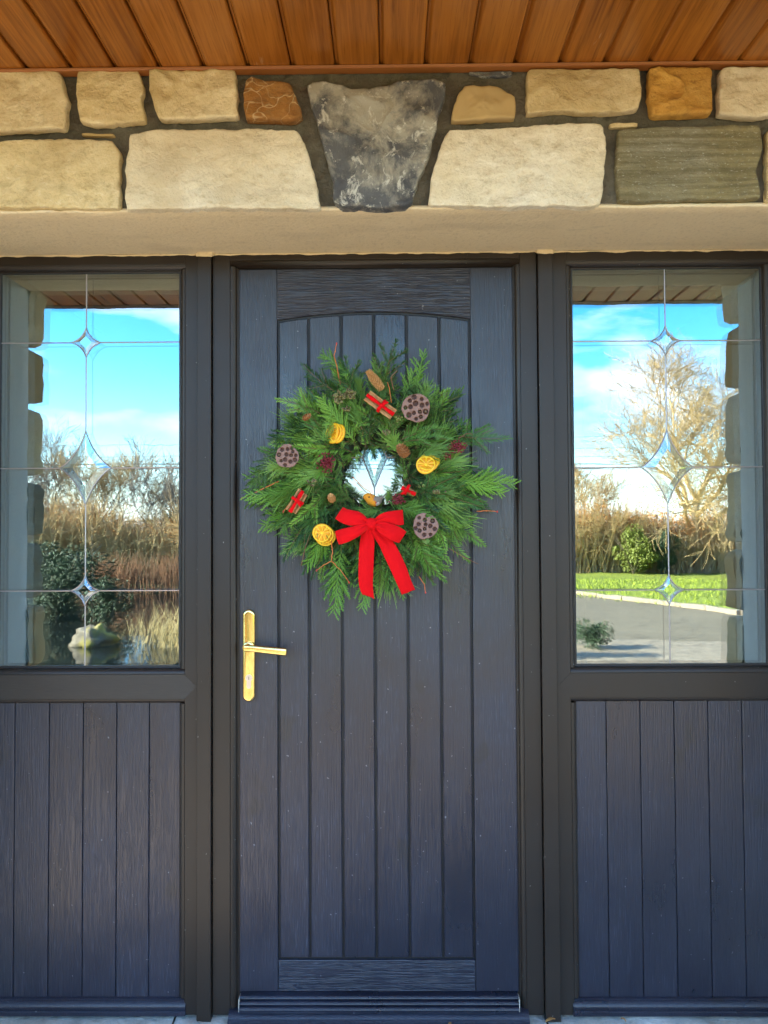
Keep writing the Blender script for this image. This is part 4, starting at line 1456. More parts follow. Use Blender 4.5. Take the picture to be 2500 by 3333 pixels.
# sprigs that can be picked out along the outline: pixel of the tip (in the 1659 wide view), direction, kind
for kind, tx, ty, ang, L in [('spruce_sprig', 852, 745, 72, .14), ('spruce_sprig', 800, 770, 115, .12), ('cypress_sprig', 914, 728, 82, .15), ('cypress_sprig', 668, 762, 150, .13),
                             ('cypress_sprig', 1100, 1045, -5, .15), ('cypress_sprig', 1085, 1022, 14, .13), ('cypress_sprig', 1078, 1062, -14, .13), ('fir_sprig', 720, 775, 118, .13), ('pine_sprig', 760, 785, 105, .13), ('fir_sprig', 695, 790, 135, .13), ('cypress_sprig', 690, 760, 140, .12), ('fir_sprig', 830, 765, 95, .13), ('fir_sprig', 1098, 965, -12, .14),
                             ('fir_sprig', 1058, 905, 38, .14), ('fir_sprig', 960, 822, 60, .12), ('fir_sprig', 990, 838, 42, .13), ('pine_sprig', 925, 800, 82, .13), ('pine_sprig', 880, 812, 110, .12),
                             ('cypress_sprig', 724, 1312, -96, .17), ('cypress_sprig', 604, 1165, -112, .15), ('cypress_sprig', 645, 1230, -118, .16), ('fir_sprig', 700, 1262, -93, .15),
                             ('cypress_sprig', 760, 1290, -100, .13), ('fir_sprig', 755, 1275, -98, .14), ('fir_sprig', 870, 1285, -80, .14), ('fir_sprig', 905, 1255, -70, .14), ('pine_sprig', 935, 1235, -62, .14), ('fir_sprig', 672, 1235, -108, .13), ('cypress_sprig', 785, 1305, -95, .13), ('fir_sprig', 830, 1295, -85, .13), ('cypress_sprig', 985, 1215, -40, .16), ('fir_sprig', 1020, 1135, -22, .14),
                             ('cypress_sprig', 540, 1062, -125, .15), ('pine_sprig', 548, 1020, 190, .13), ('fir_sprig', 605, 845, 150, .13), ('fir_sprig', 640, 800, 150, .14), ('pine_sprig', 590, 915, 172, .13),
                             ('cypress_sprig', 580, 960, 205, .16), ('pine_sprig', 1030, 980, 20, .13), ('pine_sprig', 985, 925, 45, .13)]:
    e = at(tx * 1.507, ty * 1.507, -.075)
    mlen = {'fir_sprig': .155, 'spruce_sprig': .13, 'pine_sprig': .145, 'cypress_sprig': .155}[kind]
    a = R_(ang)
    put(kind, e.x - math.cos(a) * L, -.075 + rw.uniform(-.02, .01), e.z - math.sin(a) * L, ang, rw.uniform(-.05, .12), L / mlen, rw.gauss(0, .25))

# ------------------------------------------------------------------ things wired into the wreath
U = 1.507
def pt(x, y, Y):
    return at(x * U, y * U, Y)
# twigs
def twig(label, pts, Y0, Y1, m, r=.0014, tip=None):
    P = [pt(x, y, Y0 + (Y1 - Y0) * i / (len(pts) - 1)) for i, (x, y) in enumerate(pts)]
    b = MB()
    Q = []
    for i in range(len(P) - 1):
        for k in range(3):
            Q.append(P[i].lerp(P[i + 1], k / 3) + Vector((rw.gauss(0, .0006), 0, rw.gauss(0, .0006))))
    Q.append(P[-1])
    b.tube(Q, [r * (1 - .35 * i / len(Q)) for i in range(len(Q))], 6)
    for i in range(3, len(Q), 4):
        b.sphere(Q[i], r * 1.35, 6, 4)
    if tip:
        b.sphere(Q[-1], r * 1.6, 7, 5, 1, (1, 1, 1.5))
    o = b.build('twig', [m, M_bud], None, True)
    tag(o, label, 'twig', 'twigs stuck in the wreath')
M_bud = flat('red bud', (.55, .04, .035), .4, 0, .15)
twig('orange red twig with bud sticking up from the wreath top left', [(735, 832), (727, 790), (722, 768), (727, 742)], -.09, -.10, M_redtw, .0015, 1)
twig('long orange twig reaching out from the left of the wreath', [(602, 1040), (575, 1052), (545, 1067), (522, 1077)], -.10, -.09, M_redtw, .0014, 1)
twig('orange twig crossing above the robin', [(762, 1030), (775, 1043), (798, 1062), (812, 1086)], -.115, -.125, M_redtw, .0012, 1)
twig('red twig beside the lower cinnamon sticks', [(650, 1055), (632, 1080), (612, 1105)], -.11, -.11, M_redtw, .0014, 1)
twig('forked orange twig hanging under the lower orange slices', [(716, 1165), (718, 1195), (716, 1212), (735, 1230), (754, 1258)], -.115, -.115, M_redtw, .0013, 1)
twig('short red branch of the forked twig', [(716, 1212), (700, 1220), (684, 1232)], -.115, -.115, M_redtw, .0013, 1)
twig('yellow orange twig pointing right from the wreath', [(1030, 1104), (1050, 1103), (1074, 1105)], -.07, -.08, M_redtw, .0014, 1)
twig('thin brown twig at the lower right of the wreath', [(970, 1185), (1000, 1202), (1033, 1218)], -.09, -.08, M_browntw, .0013)
twig('small red twig below the tip of the bow', [(905, 1245), (916, 1262), (919, 1280)], -.08, -.08, M_redtw, .0013, 1)
twig('brown fork in the spruce at the wreath top', [(850, 842), (845, 815), (858, 800)], -.115, -.11, M_browntw, .0016)
twig('orange twig standing beside the upper cinnamon sticks', [(846, 870), (842, 845), (837, 825)], -.115, -.12, M_redtw, .0014)
twig('brown twig in the pine beside the upper right berries', [(930, 1010), (945, 995), (960, 975)], -.115, -.115, M_browntw, .0014)
twig('curved brown twig on the right of the wreath', [(990, 948), (1008, 936), (1022, 938)], -.10, -.09, M_browntw, .0013)
twig('red brown twig under the left lotus pod', [(650, 1222), (660, 1180), (672, 1150)], -.10, -.10, M_browntw, .0013)
twig('brown twig below the lower cinnamon sticks', [(632, 1132), (655, 1122), (674, 1116)], -.10, -.105, M_browntw, .0012)

# lotus seed pods
def pod_mat():
    t = NT('dried lotus pod', .8)
    a = t.noise(t.co(), 60, 5, .65)
    t.col(t.mix(a, (.17, .085, .062), (.36, .215, .175)))
    t.bump(a, .5, .0015)
    return t.m
M_pod = pod_mat()
M_pit = flat('lotus hollow', (.15, .078, .062), .85)
def lotus(label, px, py, r, seed, mat, Y=-.125, nseed=14, tilt=(0, 0)):
    rn = random.Random(seed)
    c = pt(px, py, Y)
    o = thing('lotus_pod', label, 'lotus pod', c, 'lotus pods in the wreath')
    holes = []
    k = 0
    hr = r * .185
    while len(holes) < nseed and k < 4000:
        k += 1
        a, q = rn.uniform(0, 6.283), r * .82 * math.sqrt(rn.random())
        h = (q * math.cos(a), q * math.sin(a), hr * rn.uniform(.75, 1.12))
        if all(math.hypot(h[0] - g[0], h[1] - g[1]) > (h[2] + g[2]) * 1.07 for g in holes):
            holes.append(h)
    def edge(a):
        return r * (1 + .04 * math.sin(3 * a + seed) + .10 * noise.noise(Vector((math.cos(a) * 2, math.sin(a) * 2, seed))))
    b = MB()
    nr, na = 40, 110
    T = Matrix.Rotation(tilt[0], 3, 'X') @ Matrix.Rotation(tilt[1], 3, 'Z')
    def W(x, h, z):
        return c + T @ Vector((x, -h, z))
    b.v.append(W(0, .002, 0))
    for i in range(1, nr + 1):
        for j in range(na):
            a = 2 * math.pi * j / na
            q = edge(a) * i / nr
            x, z = q * math.cos(a), q * math.sin(a)
            h = .0022 * (1 - (i / nr) ** 2) + .0006 * noise.noise(Vector((x * 300, z * 300, seed)))
            for hx, hz2, hr_ in holes:
                d = math.hypot(x - hx, z - hz2) / hr_
                if d < 1.35:
                    h += .0012 * max(0, 1 - abs(d - 1.12) / .23)
                    if d < 1.0:
                        h -= r * .26 * min(1, (1 - d) / .12)
            if i == nr:
                h -= .0012
            b.v.append(W(x, h, z))
    for j in range(na):
        b.f.append((0, 1 + j, 1 + (j + 1) % na)); b.m.append(0)
    for i in range(nr - 1):
        for j in range(na):
            a0 = 1 + i * na
            b.f.append((a0 + j, a0 + na + j, a0 + na + (j + 1) % na, a0 + (j + 1) % na))
            q, a = edge(2 * math.pi * j / na) * (i + 1.5) / nr, 2 * math.pi * (j + .5) / na
            b.m.append(1 if any(math.hypot(q * math.cos(a) - hx, q * math.sin(a) - hz2) < hr_ * .93 for hx, hz2, hr_ in holes) else 0)
    # skirt narrowing to the stalk
    st = len(b.v) - na
    prev = st
    for f_, h in ((1.0, -.005), (.92, -.012), (.7, -.025), (.35, -.045)):
        nb = len(b.v)
        for j in range(na):
            a = 2 * math.pi * j / na
            q = edge(a) * f_ * (1 + .02 * math.sin(a * 22))
            b.v.append(W(q * math.cos(a), h, q * math.sin(a)))
        for j in range(na):
            b.f.append((prev + j, nb + j, nb + (j + 1) % na, prev + (j + 1) % na)); b.m.append(0)
        prev = nb
    m = b.build('head', [mat, M_pit], o, True)
    fixn(m.data)
    sd_ = MB()
    for i, (hx, hz2, hr_) in enumerate(holes):
        if i % 4 == 1:
            sd_.sphere(W(hx, -.0045, hz2), hr_ * .55, 8, 6)
    sd_.build('seed', flat('lotus seed', (.16, .10, .055), .5), o, True)
lotus('brown lotus pod on the left side of the wreath', 620, 985, .0315, 3, M_pod, -.125, 17)
lotus('largest reddish brown lotus pod near the wreath top beside the cinnamon sticks', 899, 881, .0385, 5, M_pod, -.13, 14)
lotus('brown lotus pod to the right of the bow', 919, 1136, .0345, 8, M_pod, -.13, 14)

# dried orange slices
def peel_mat():
    t = NT('orange peel', .5)
    n_ = t.noise(t.co(), 90, 3, .6)
    t.col(t.mix(n_, (.80, .32, .008), (.95, .52, .015)))
    t.bump(n_, .3, .001)
    return t.m
M_peel = peel_mat()
M_pith = flat('orange pith', (.97, .62, .035), .6, 0, .1, 60)
M_flesh = flat('dried orange flesh', (.88, .33, .004), .38, 0, .3, 120, .4)
def slice_mesh(c, r, nrm, up, seed):
    rn = random.Random(seed)
    n_ = Vector(nrm).normalized()
    u = (Vector(up) - n_ * Vector(up).dot(n_)).normalized()
    w = n_.cross(u)
    th = .0022
    peel, flesh = MB(), MB()
    N = 40
    def Wp(a, q, h):
        wob = .0016 * math.sin(2 * a + seed) * (q / r)
        return c + (u * math.cos(a) + w * math.sin(a)) * q + n_ * (h + wob)
    prof = [(.84, th * 1.2), (.93, th * 1.5), (1.0, th * .8), (1.0, -th * .8), (.93, -th * 1.5), (.84, -th * 1.2)]
    for i in range(N):
        for q, h in prof:
            peel.v.append(Wp(2 * math.pi * i / N, r * q, h))
    k = len(prof)
    for i in range(N):
        for j in range(k - 1):
            a, b2 = i * k + j, ((i + 1) % N) * k + j
            peel.f.append((a, a + 1, b2 + 1, b2)); peel.m.append(0 if j in (1, 2, 3) else 1)
    # pith disc and bulging segments both sides
    pith = MB()
    for s_ in (1, -1):
        o = len(flesh.v)
        for q in (0, .45, .86):
            for i in range(N):
                flesh.v.append(Wp(2 * math.pi * i / N, max(.0004, r * q), s_ * th * .35))
        for j in range(2):
            for i in range(N):
                a = o + j * N + i
                b2 = o + j * N + (i + 1) % N
                flesh.f.append((a, b2, b2 + N, a + N)); flesh.m.append(1)
        for sgm in range(9):
            a0 = 2 * math.pi * sgm / 9 + .07
            a1 = 2 * math.pi * (sgm + 1) / 9 - .07
            o = len(flesh.v)
            g1 = 5
            for q, h in ((.13, .5), (.3, 1.1), (.6, 1.2), (.80, .9), (.84, .4)):
                for i in range(g1):
                    f_ = i / (g1 - 1)
                    hh = th * (h * (.35 + .65 * math.sin(math.pi * f_)))
                    flesh.v.append(Wp(a0 + (a1 - a0) * f_, r * q, s_ * hh))
            for j in range(4):
                for i in range(g1 - 1):
                    a = o + j * g1 + i
                    flesh.f.append((a, a + 1, a + g1 + 1, a + g1)); flesh.m.append(0)
    return peel, flesh
def oranges(label, px, py, r, dirs, Y=-.125):
    c = pt(px, py, Y)
    o = thing('dried_orange', label, 'dried orange', c, 'bundles of dried orange slices')
    for i, (dx, dz, nrm) in enumerate(dirs):
        peel, flesh = slice_mesh(c + Vector((dx, -.006 * i + .006, dz)), r * (1 - .04 * i), nrm, (0, 0, 1), i * 3 + int(px))
        s_ = peel.build('slice', [M_peel, M_pith], o, True)
        fixn(s_.data)
        f_ = flesh.build('flesh', [M_flesh, M_pith], s_, True)
oranges('fan of dried orange slices at the upper left of the wreath', 727, 934, .029, [(-.011, -.001, (-.75, -.62, .1)), (-.004, -.003, (-.70, -.68, .14)), (.004, -.004, (-.62, -.75, .2))])
oranges('dried orange slices below the small right cone', 923, 1002, .029, [(.006, .007, (-.1, -.75, .62)), (.002, .002, (-.12, -.8, .55)), (-.004, -.003, (-.15, -.9, .35))])
oranges('dried orange slices at the lower left above the forked twig', 699, 1154, .028, [(.005, -.006, (.12, -.85, -.45)), (.0015, -.001, (.1, -.88, -.4)), (-.004, .004, (.1, -.93, -.25))])

# cinnamon bundles
def cin_mat():
    t = NT('cinnamon bark', .75)
    a = t.noise(t.co((1, 1, 1)), 110, 5, .7)
    t.col(t.mix(t.ramp(a, (.3, 0), (.7, 1)), (.30, .115, .035), (.56, .30, .12)))
    t.bump(a, .4, .001)
    return t.m
M_cin = cin_mat()
def velvet(name, c):
    t = NT(name, .85)
    n_ = t.noise(t.co(), 45, 4, .6)
    t.col(t.mix(n_, tuple(x * .85 for x in c), c))
    t.b.inputs['Sheen Weight'].default_value = .35
    t.b.inputs['Sheen Tint'].default_value = (1, .1, .08, 1)
    t.bump(t.noise(t.co(), 900, 2, .5), .15, .0006)
    t.spec(.15)
    return t.m
M_red = velvet('red velvet', (.74, .002, .006))
def quill(b, p0, p1, r, ph):
    """double rolled bark quill"""
    p0, p1 = Vector(p0), Vector(p1)
    d = (p1 - p0).normalized()
    u = d.orthogonal().normalized()
    w = d.cross(u)
    sec = []
    for s_ in (1, -1):
        for k in range(11):
            a = math.pi * 1.55 * k / 10 + math.pi * .2
            rr = r * .52 * (1 - .045 * k)
            sec.append((s_ * (r * .48) + s_ * -rr * math.cos(a), rr * math.sin(a)))
    sec = sec[:11][::-1] + sec[11:]
    cs, sn = math.cos(ph), math.sin(ph)
    M_ = 7
    o = []
    for i in range(M_ + 1):
        t = i / M_
        cc = p0.lerp(p1, t) + u * .0005 * math.sin(i * 2.1)
        o.append([cc + u * (x * cs - y * sn) + w * (x * sn + y * cs) for x, y in sec])
    ins = []
    for i in range(M_ + 1):
        t = i / M_
        cc = p0.lerp(p1, t)
        ins.append([cc + (q - cc) * .80 for q in o[i]])
    k = len(sec)
    vs_ = [q for r_ in o for q in r_] + [q for r_ in ins for q in r_]
    n2 = (M_ + 1) * k
    fs_ = []
    for i in range(M_):
        for j in range(k - 1):
            a = i * k + j
            fs_ += [(a, a + 1, a + k + 1, a + k), (n2 + a, n2 + a + k, n2 + a + k + 1, n2 + a + 1)]
    for j in range(k - 1):
        fs_ += [(j, n2 + j, n2 + j + 1, j + 1), (M_ * k + j, M_ * k + j + 1, n2 + M_ * k + j + 1, n2 + M_ * k + j)]
    b.add(vs_, fs_)
def cinnamon(label, a, c, n_, r, Y, ribbon, gap=.0105):
    p0, p1 = pt(*a, Y), pt(*c, Y)
    o = thing('cinnamon_bundle', label, 'cinnamon sticks', (p0 + p1) / 2, 'cinnamon bundles in the wreath')
    d = (p1 - p0).normalized()
    s_ = Vector((-d.z, 0, d.x))
    for i in range(n_):
        off = s_ * (i - (n_ - 1) / 2) * gap * 1.5 + Vector((0, .005 * (i % 2), 0))
        b = MB()
        quill(b, p0 + off + d * .003 * (i % 2), p1 + off - d * .002 * (i % 2), r, .3 + .5 * i)
        q = b.build('stick', M_cin, o, True)
        try:
            q.data.set_sharp_from_angle(angle=R_(50))
        except Exception:
            pass
    rb = MB()
    m = (p0 + p1) / 2
    hw = (n_ - 1) / 2 * gap * 1.5 + r * 1.05
    # band round the sticks
    for t in ribbon:
        cc = p0.lerp(p1, t)
        N = 20
        for q in range(N):
            for e in (-1, 1):
                ang = 2 * math.pi * q / N
                rb.v.append(cc + s_ * math.cos(ang) * (hw + .001) + Vector((0, -1, 0)) * math.sin(ang) * (r + .0022) + d * (e * .0042))
        o0 = len(rb.v) - 2 * N
        for q in range(N):
            z2 = (q + 1) % N
            rb.f.append((o0 + 2 * q, o0 + 2 * q + 1, o0 + 2 * z2 + 1, o0 + 2 * z2)); rb.m.append(0)
    # ribbon along the bundle with a small knot
    along = [p0 - d * .001, p0.lerp(p1, .2), p0.lerp(p1, .45), p0.lerp(p1, .7), p1 + d * .001]
    for i, q in enumerate(along):
        wv = .0045 + .0012 * math.sin(i * 2)
        rb.v += [q + Vector((0, -(r + .0035), 0)) + s_ * wv, q + Vector((0, -(r + .0035), 0)) - s_ * wv]
    o0 = len(rb.v) - 10
    for i in range(4):
        rb.f.append((o0 + 2 * i, o0 + 2 * i + 1, o0 + 2 * i + 3, o0 + 2 * i + 2)); rb.m.append(0)
    kn = p0.lerp(p1, ribbon[0]) + Vector((0, -(r + .006), 0))
    rb.sphere(kn, .0065, 10, 7, 0, (1, .7, .8))
    e1 = s_ * .018 + d * .008
    for e in (e1, -e1 * .9 + d * .006):
        wv = d.cross(Vector((0, 1, 0))).normalized() * 0 + d * .004
        rb.add([kn - wv, kn + wv, kn + e * .6 + wv + Vector((0, -.004, 0)), kn + e * .6 - wv + Vector((0, -.004, 0)), kn + e + wv, kn + e - wv], [(0, 1, 2, 3), (3, 2, 4, 5)])
    k = rb.build('ribbon', M_red, o, True)
    md = k.modifiers.new('thickness', 'SOLIDIFY'); md.thickness = .0009
cinnamon('cinnamon sticks tied with red ribbon near the wreath top', (793, 854), (850, 896), 3, .0062, -.128, (.55,), .0075)
cinnamon('cinnamon sticks tied with red ribbon at the lower left of the wreath', (655, 1061), (628, 1106), 2, .0085, -.128, (.45,), .0105)
cinnamon('half hidden cinnamon sticks with red ribbon beside the robin', (897, 1068), (868, 1054), 2, .006, -.112, (.65,), .0075)

# cones
M_cone = flat('tan cone scales', (.52, .26, .085), .6, 0, .35, 60)
M_cone2 = flat('brown cone scales', (.36, .15, .05), .6, 0, .35, 60)
def cone(label, a, c, R, Y0, Y1, mat, n_, sl, seed):
    rn = random.Random(seed)
    p0, p1 = pt(*a, Y0), pt(*c, Y1)
    o = thing('conifer_cone', label, 'conifer cone', (p0 + p1) / 2, 'cones in the wreath')
    d = (p1 - p0)
    L = d.length
    d.normalize()
    u = d.orthogonal().normalized()
    w = d.cross(u)
    core = MB()
    core.tube([p0.lerp(p1, t) for t in (0, .15, .5, .85, 1)], [R * q for q in (.4, .62, .66, .45, .1)], 12)
    core.build('core', mat, o, True)
    b = MB()
    for i in range(n_):
        t = (i + .5) / n_
        a_ = i * 2.39996
        rr = R * (.55 + .45 * math.sin(math.pi * min(1, .18 + t * .80)))
        out = u * math.cos(a_) + w * math.sin(a_)
        tan = w * math.cos(a_) - u * math.sin(a_)
        base = p0.lerp(p1, t) + out * rr * .35
        tip = p0.lerp(p1, t) + out * rr - d * sl * .15 + d * sl * .55
        s_ = sl * (.5 + .35 * math.sin(math.pi * t))
        th = out.cross(tan).normalized() * .0008
        mid = base.lerp(tip, .6)
        top = [base - tan * s_ * .3, mid - tan * s_ * .62, tip - tan * s_ * .3, tip + tan * s_ * .3, mid + tan * s_ * .62, base + tan * s_ * .3]
        b.add([q + th for q in top] + [q - th for q in top], [(0, 1, 2, 3, 4, 5), (11, 10, 9, 8, 7, 6)] + [(q, 6 + q, 6 + (q + 1) % 6, (q + 1) % 6) for q in range(6)])
    b.build('scales', mat, o)
cone('long tan spruce cone at the wreath top', (826, 842), (795, 801), .0135, -.12, -.125, M_cone, 150, .0062, 1)
cone('open brown larch cone right of the glass hole', (879, 984), (863, 964), .0165, -.112, -.135, M_cone2, 46, .0105, 2)
cone('small tan cone seen end on left of the robin', (719, 1082), (714, 1071), .0115, -.105, -.128, M_cone, 34, .0078, 3)
cone('pale larch cone tucked into the needles at the far left', (656, 905), (668, 897), .009, -.10, -.12, M_cone2, 26, .007, 4)

# berries and seed heads
M_berry = flat('dark red berries', (.20, .012, .022), .28, 0, .4, 80)
M_seed = flat('green brown seed capsules', (.21, .20, .075), .5, 0, .5, 70)
M_cap = flat('brown capsule tips', (.10, .05, .03), .6, 0, .3, 70)
M_gb = flat('green berries', (.25, .33, .08), .35, 0, .25, 60)
def berries(label, px, py, rx, rz, n_, r, mat, seed, Y=-.118, group='dark red berry clusters in the wreath', name='berry_cluster', cap=False):
    rn = random.Random(seed)
    c = pt(px, py, Y)
    b = MB()
    for i in range(n_):
        v = Vector((rn.gauss(0, .5), rn.gauss(-.1, .4), rn.gauss(0, .5)))
        if v.length > 1.1:
            v *= 1.1 / v.length
        p = c + Vector((v.x * rx, v.y * (rx + rz) * .45, v.z * rz))
        b.sphere(p, r * rn.uniform(.75, 1.15), 7, 5, 0)
        if cap:
            b.sphere(p + Vector((rn.uniform(-.4, .4), -1, rn.uniform(-.2, .4))).normalized() * r * .75, r * .5, 6, 4, 1)
        if i % 3 == 0:
            b.tube([c + Vector((0, .012, 0)), p], [.0008, .0005], 3, 1, False)
    o = b.build(name, [mat, M_cap if cap else M_browntw], None, True)
    tag(o, label, 'berries' if not cap else 'seed heads', group)
berries('round dark red berry cluster left of the glass hole', 704, 1000, .024, .026, 130, .0026, M_berry, 1)
berries('slanting dark red berry cluster on the right of the wreath', 988, 965, .024, .016, 100, .0025, M_berry, 2)
berries('small dark red berry cluster just below the slanting one', 968, 982, .012, .013, 45, .0025, M_berry, 3, -.112)
berries('dark red berry cluster above the right loop of the bow', 858, 1080, .021, .014, 90, .0026, M_berry, 4)
G3 = 'seed heads and green berries in the wreath'
berries('cluster of green brown seed capsules at the upper left', 733, 857, .015, .015, 34, .0042, M_seed, 5, -.122, G3, 'seed_head', True)
berries('seed capsules just left of the upper cinnamon sticks', 757, 852, .015, .014, 30, .0042, M_seed, 6, -.122, G3, 'seed_head', True)
berries('small seed capsules above the upper orange slices', 748, 884, .012, .008, 14, .004, M_seed, 7, -.118, G3, 'seed_head', True)
berries('seed capsules above the lower cinnamon sticks', 673, 1042, .010, .010, 13, .0042, M_seed, 8, -.122, G3, 'seed_head', True)
berries('green berries below the end of the upper cinnamon sticks', 861, 903, .011, .010, 11, .0038, M_gb, 9, -.118, G3, 'seed_head', True)
berries('row of pale capsules right of the robin', 945, 1062, .020, .005, 11, .0042, M_seed, 10, -.118, G3, 'seed_head', True)
berries('brown seed capsules above the small right cone', 833, 935, .010, .010, 12, .004, M_seed, 11, -.108, G3, 'seed_head', True)
berries('green berries above the row of pale capsules', 908, 1047, .008, .008, 5, .0036, M_gb, 12, -.118, G3, 'seed_head', True)

# ivy leaf
b = MB()
c = pt(921, 1167, -.118)
lf = [(0, -.011), (.006, -.007), (.011, .0005), (.006, .002), (.0055, .009), (0, .013), (-.005, .008), (-.006, .002), (-.011, .0005), (-.006, -.007)]
b.v = [tuple(c + Vector((0, -.004, 0)))] + [tuple(c + Vector((x, .0015 * abs(x) / .01, z))) for x, z in lf] + [tuple(c + Vector((0, -.0032, 0)))] + [tuple(c + Vector((x, .0015 * abs(x) / .01 + .0008, z))) for x, z in lf]
k = len(lf)
b.f = [(0, 1 + i, 1 + (i + 1) % k) for i in range(k)] + [(k + 1, k + 2 + (i + 1) % k, k + 2 + i) for i in range(k)] + [(1 + i, k + 2 + i, k + 2 + (i + 1) % k, 1 + (i + 1) % k) for i in range(k)]
b.m = [0] * len(b.f)
o = b.build('ivy_leaf', flat('ivy green', (.10, .20, .04), .4, 0, .3, 60))
tag(o, 'small pointed green ivy leaf below the right lotus pod', 'leaf')

# ------------------------------------------------------------------ robin
def robin():
    B = 1050, 1400
    def rp(x, y, Y):
        return at(B[0] + x * .1808, B[1] + y * .1808, Y)
    Y = -.085
    o = thing('robin', 'small orange breasted robin ornament sitting in the hole of the wreath', 'bird', rp(880, 1300, Y))
    sp = [((735, 1225), .0004), ((742, 1222), .0055), ((765, 1212), .0098), ((800, 1208), .0128), ((835, 1222), .0142), ((870, 1250), .0158), ((915, 1275), .0170), ((960, 1280), .0160),
          ((1005, 1265), .0125), ((1040, 1240), .0085), ((1075, 1212), .0050), ((1105, 1185), .0036), ((1165, 1120), .0030)]
    b = MB()
    N = 16
    P = [rp(x, y, Y) for (x, y), r in sp]
    for i, ((_, _), r) in enumerate(sp):
        t = (P[min(i + 1, len(P) - 1)] - P[max(i - 1, 0)]).normalized()
        s_ = Vector((0, 1, 0))
        w = t.cross(s_).normalized()
        fl = 1.0 if i < 10 else 1.7
        for k in range(N):
            a = 2 * math.pi * k / N
            b.v.append(tuple(P[i] + s_ * math.sin(a) * r * (.95 if i < 10 else fl) + w * math.cos(a) * r * (1 if i < 10 else .5)))
    for i in range(len(sp) - 1):
        for k in range(N):
            l = (k + 1) % N
            b.f.append((i * N + k, i * N + l, i * N + N + l, i * N + N + k))
            cz = sum(b.v[q][2] for q in b.f[-1]) / 4 - P[i].z
            cx = sum(b.v[q][0] for q in b.f[-1]) / 4
            m = 1
            if i < 6 or (i == 6 and cz < .002):
                m = 0
            elif i in (6, 7, 8) and cz < -.006:
                m = 2
            if i in (2, 3, 4, 5) and cz > .0112 + .0004 * i:
                m = 1
            b.m.append(m)
    b.f += [tuple(range(N)), tuple(range((len(sp) - 1) * N, len(sp) * N))]
    b.m += [0, 1]
    ob = b.build('body', [flat('robin orange', (.80, .30, .015), .8, 0, .2, 120, .3), flat('robin grey brown', (.27, .22, .17), .85, 0, .35, 150, .3), flat('robin pale belly', (.6, .55, .48), .9)], o, True)
    fixn(ob.data)
    mk = ob.modifiers.new('smooth', 'SUBSURF'); mk.levels = mk.render_levels = 1
    e = MB(); e.sphere(rp(838, 1207, Y - .0128), .0023, 10, 7); e.build('eye', flat('black eye', (.012, .008, .006), .12), o, True)
    e = MB(); q = rp(742, 1222, Y); e.tube([q + Vector((.002, 0, 0)), q + Vector((-.0025, -.0005, -.0002)), q + Vector((-.007, -.001, -.001))], [.0026, .0018, .0003], 8)
    e.build('beak', flat('dark beak', (.06, .045, .035), .4), o, True)
    # folded wing
    w = MB()
    ws = [(905, 1262), (940, 1235), (1000, 1228), (1060, 1210), (1110, 1180), (1075, 1225), (1020, 1262), (960, 1285)]
    front = [rp(x, y, Y - .0165 + .00008 * (x - 905)) for x, y in ws]
    back = [p + Vector((0, .004, 0)) for p in front]
    k = len(ws)
    w.add(front + back, [tuple(range(k)), tuple(range(2 * k - 1, k - 1, -1))] + [(i, k + i, k + (i + 1) % k, (i + 1) % k) for i in range(k)])
    q = w.build('wing', flat('wing grey brown', (.30, .26, .22), .85, 0, .4, 200, .3), o); fixn(q.data)
robin()

# ------------------------------------------------------------------ bow
def bp(x, y, Y):
    return at(1060 + x * .1929, 1620 + y * .1929, Y)
bow = thing('ribbon_bow', 'large red velvet bow with two notched tails at the bottom of the wreath', 'bow', bp(770, 430, -.15))
def cr(P, n_):
    o = []
    for i in range(len(P) - 1):
        a, b_, c, d = P[max(i - 1, 0)], P[i], P[i + 1], P[min(i + 2, len(P) - 1)]
        for k in range(n_):
            t = k / n_
            o.append(.5 * ((2 * b_) + (c - a) * t + (2 * a - 5 * b_ + 4 * c - d) * t * t + (3 * b_ - a - 3 * c + d) * t ** 3))
    o.append(P[-1])
    return o
def ribbon(name, rows, seed, pleat=1.0, notch=None, nseg=6, nac=14, back=None):
    """rows: (edge A px, edge B px, Y): from the knot outwards; back: depth of a returning layer that closes a loop"""
    A = cr([bp(*a, Y) for a, _, Y in rows], nseg)
    Bv = cr([bp(*c, Y) for _, c, Y in rows], nseg)
    n_ = len(A)
    b = MB()
    def lay(A, Bv, amp, sgn):
        for i in range(len(A)):
            t = i / (len(A) - 1)
            for j in range(nac + 1):
                f_ = j / nac
                p = A[i].lerp(Bv[i], f_)
                fold = math.sin(f_ * 9.5 + seed) * .0062 * pleat * max(0, 1 - t * 1.7) + .0016 * noise.noise(Vector((f_ * 3, t * 4, seed)))
                crown = -.006 * math.sin(math.pi * f_) * amp
                b.v.append(tuple(p + Vector((0, (fold + crown) * sgn, 0))))
    lay(A, Bv, 1, 1)
    if back is not None:
        A2 = [p + Vector((0, back * math.sin(min(1, (1 - i / (n_ - 1)) * 3) * 1.57), 0)) for i, p in enumerate(A)][::-1]
        B2 = [p + Vector((0, back * math.sin(min(1, (1 - i / (n_ - 1)) * 3) * 1.57), 0)) for i, p in enumerate(Bv)][::-1]
        lay(A2[1:], B2[1:], .3, 1)
    k = nac + 1
    for i in range(len(b.v) // k - 1):
        for j in range(nac):
            a = i * k + j
            b.f.append((a, a + 1, a + k + 1, a + k)); b.m.append(0)
    if notch:
        for j in range(k):
            f_ = j / nac
            d = notch * (1 - abs(f_ - .5) * 2)
            q = Vector(b.v[-k + j])
            pr = Vector(b.v[-2 * k + j])
            dirv = (A[-1] - A[-2]).normalized()
            b.v[-k + j] = tuple(q - dirv * d)
    o = b.build(name, M_red, bow, True)
    md = o.modifiers.new('thickness', 'SOLIDIFY'); md.thickness = .0012
    return o
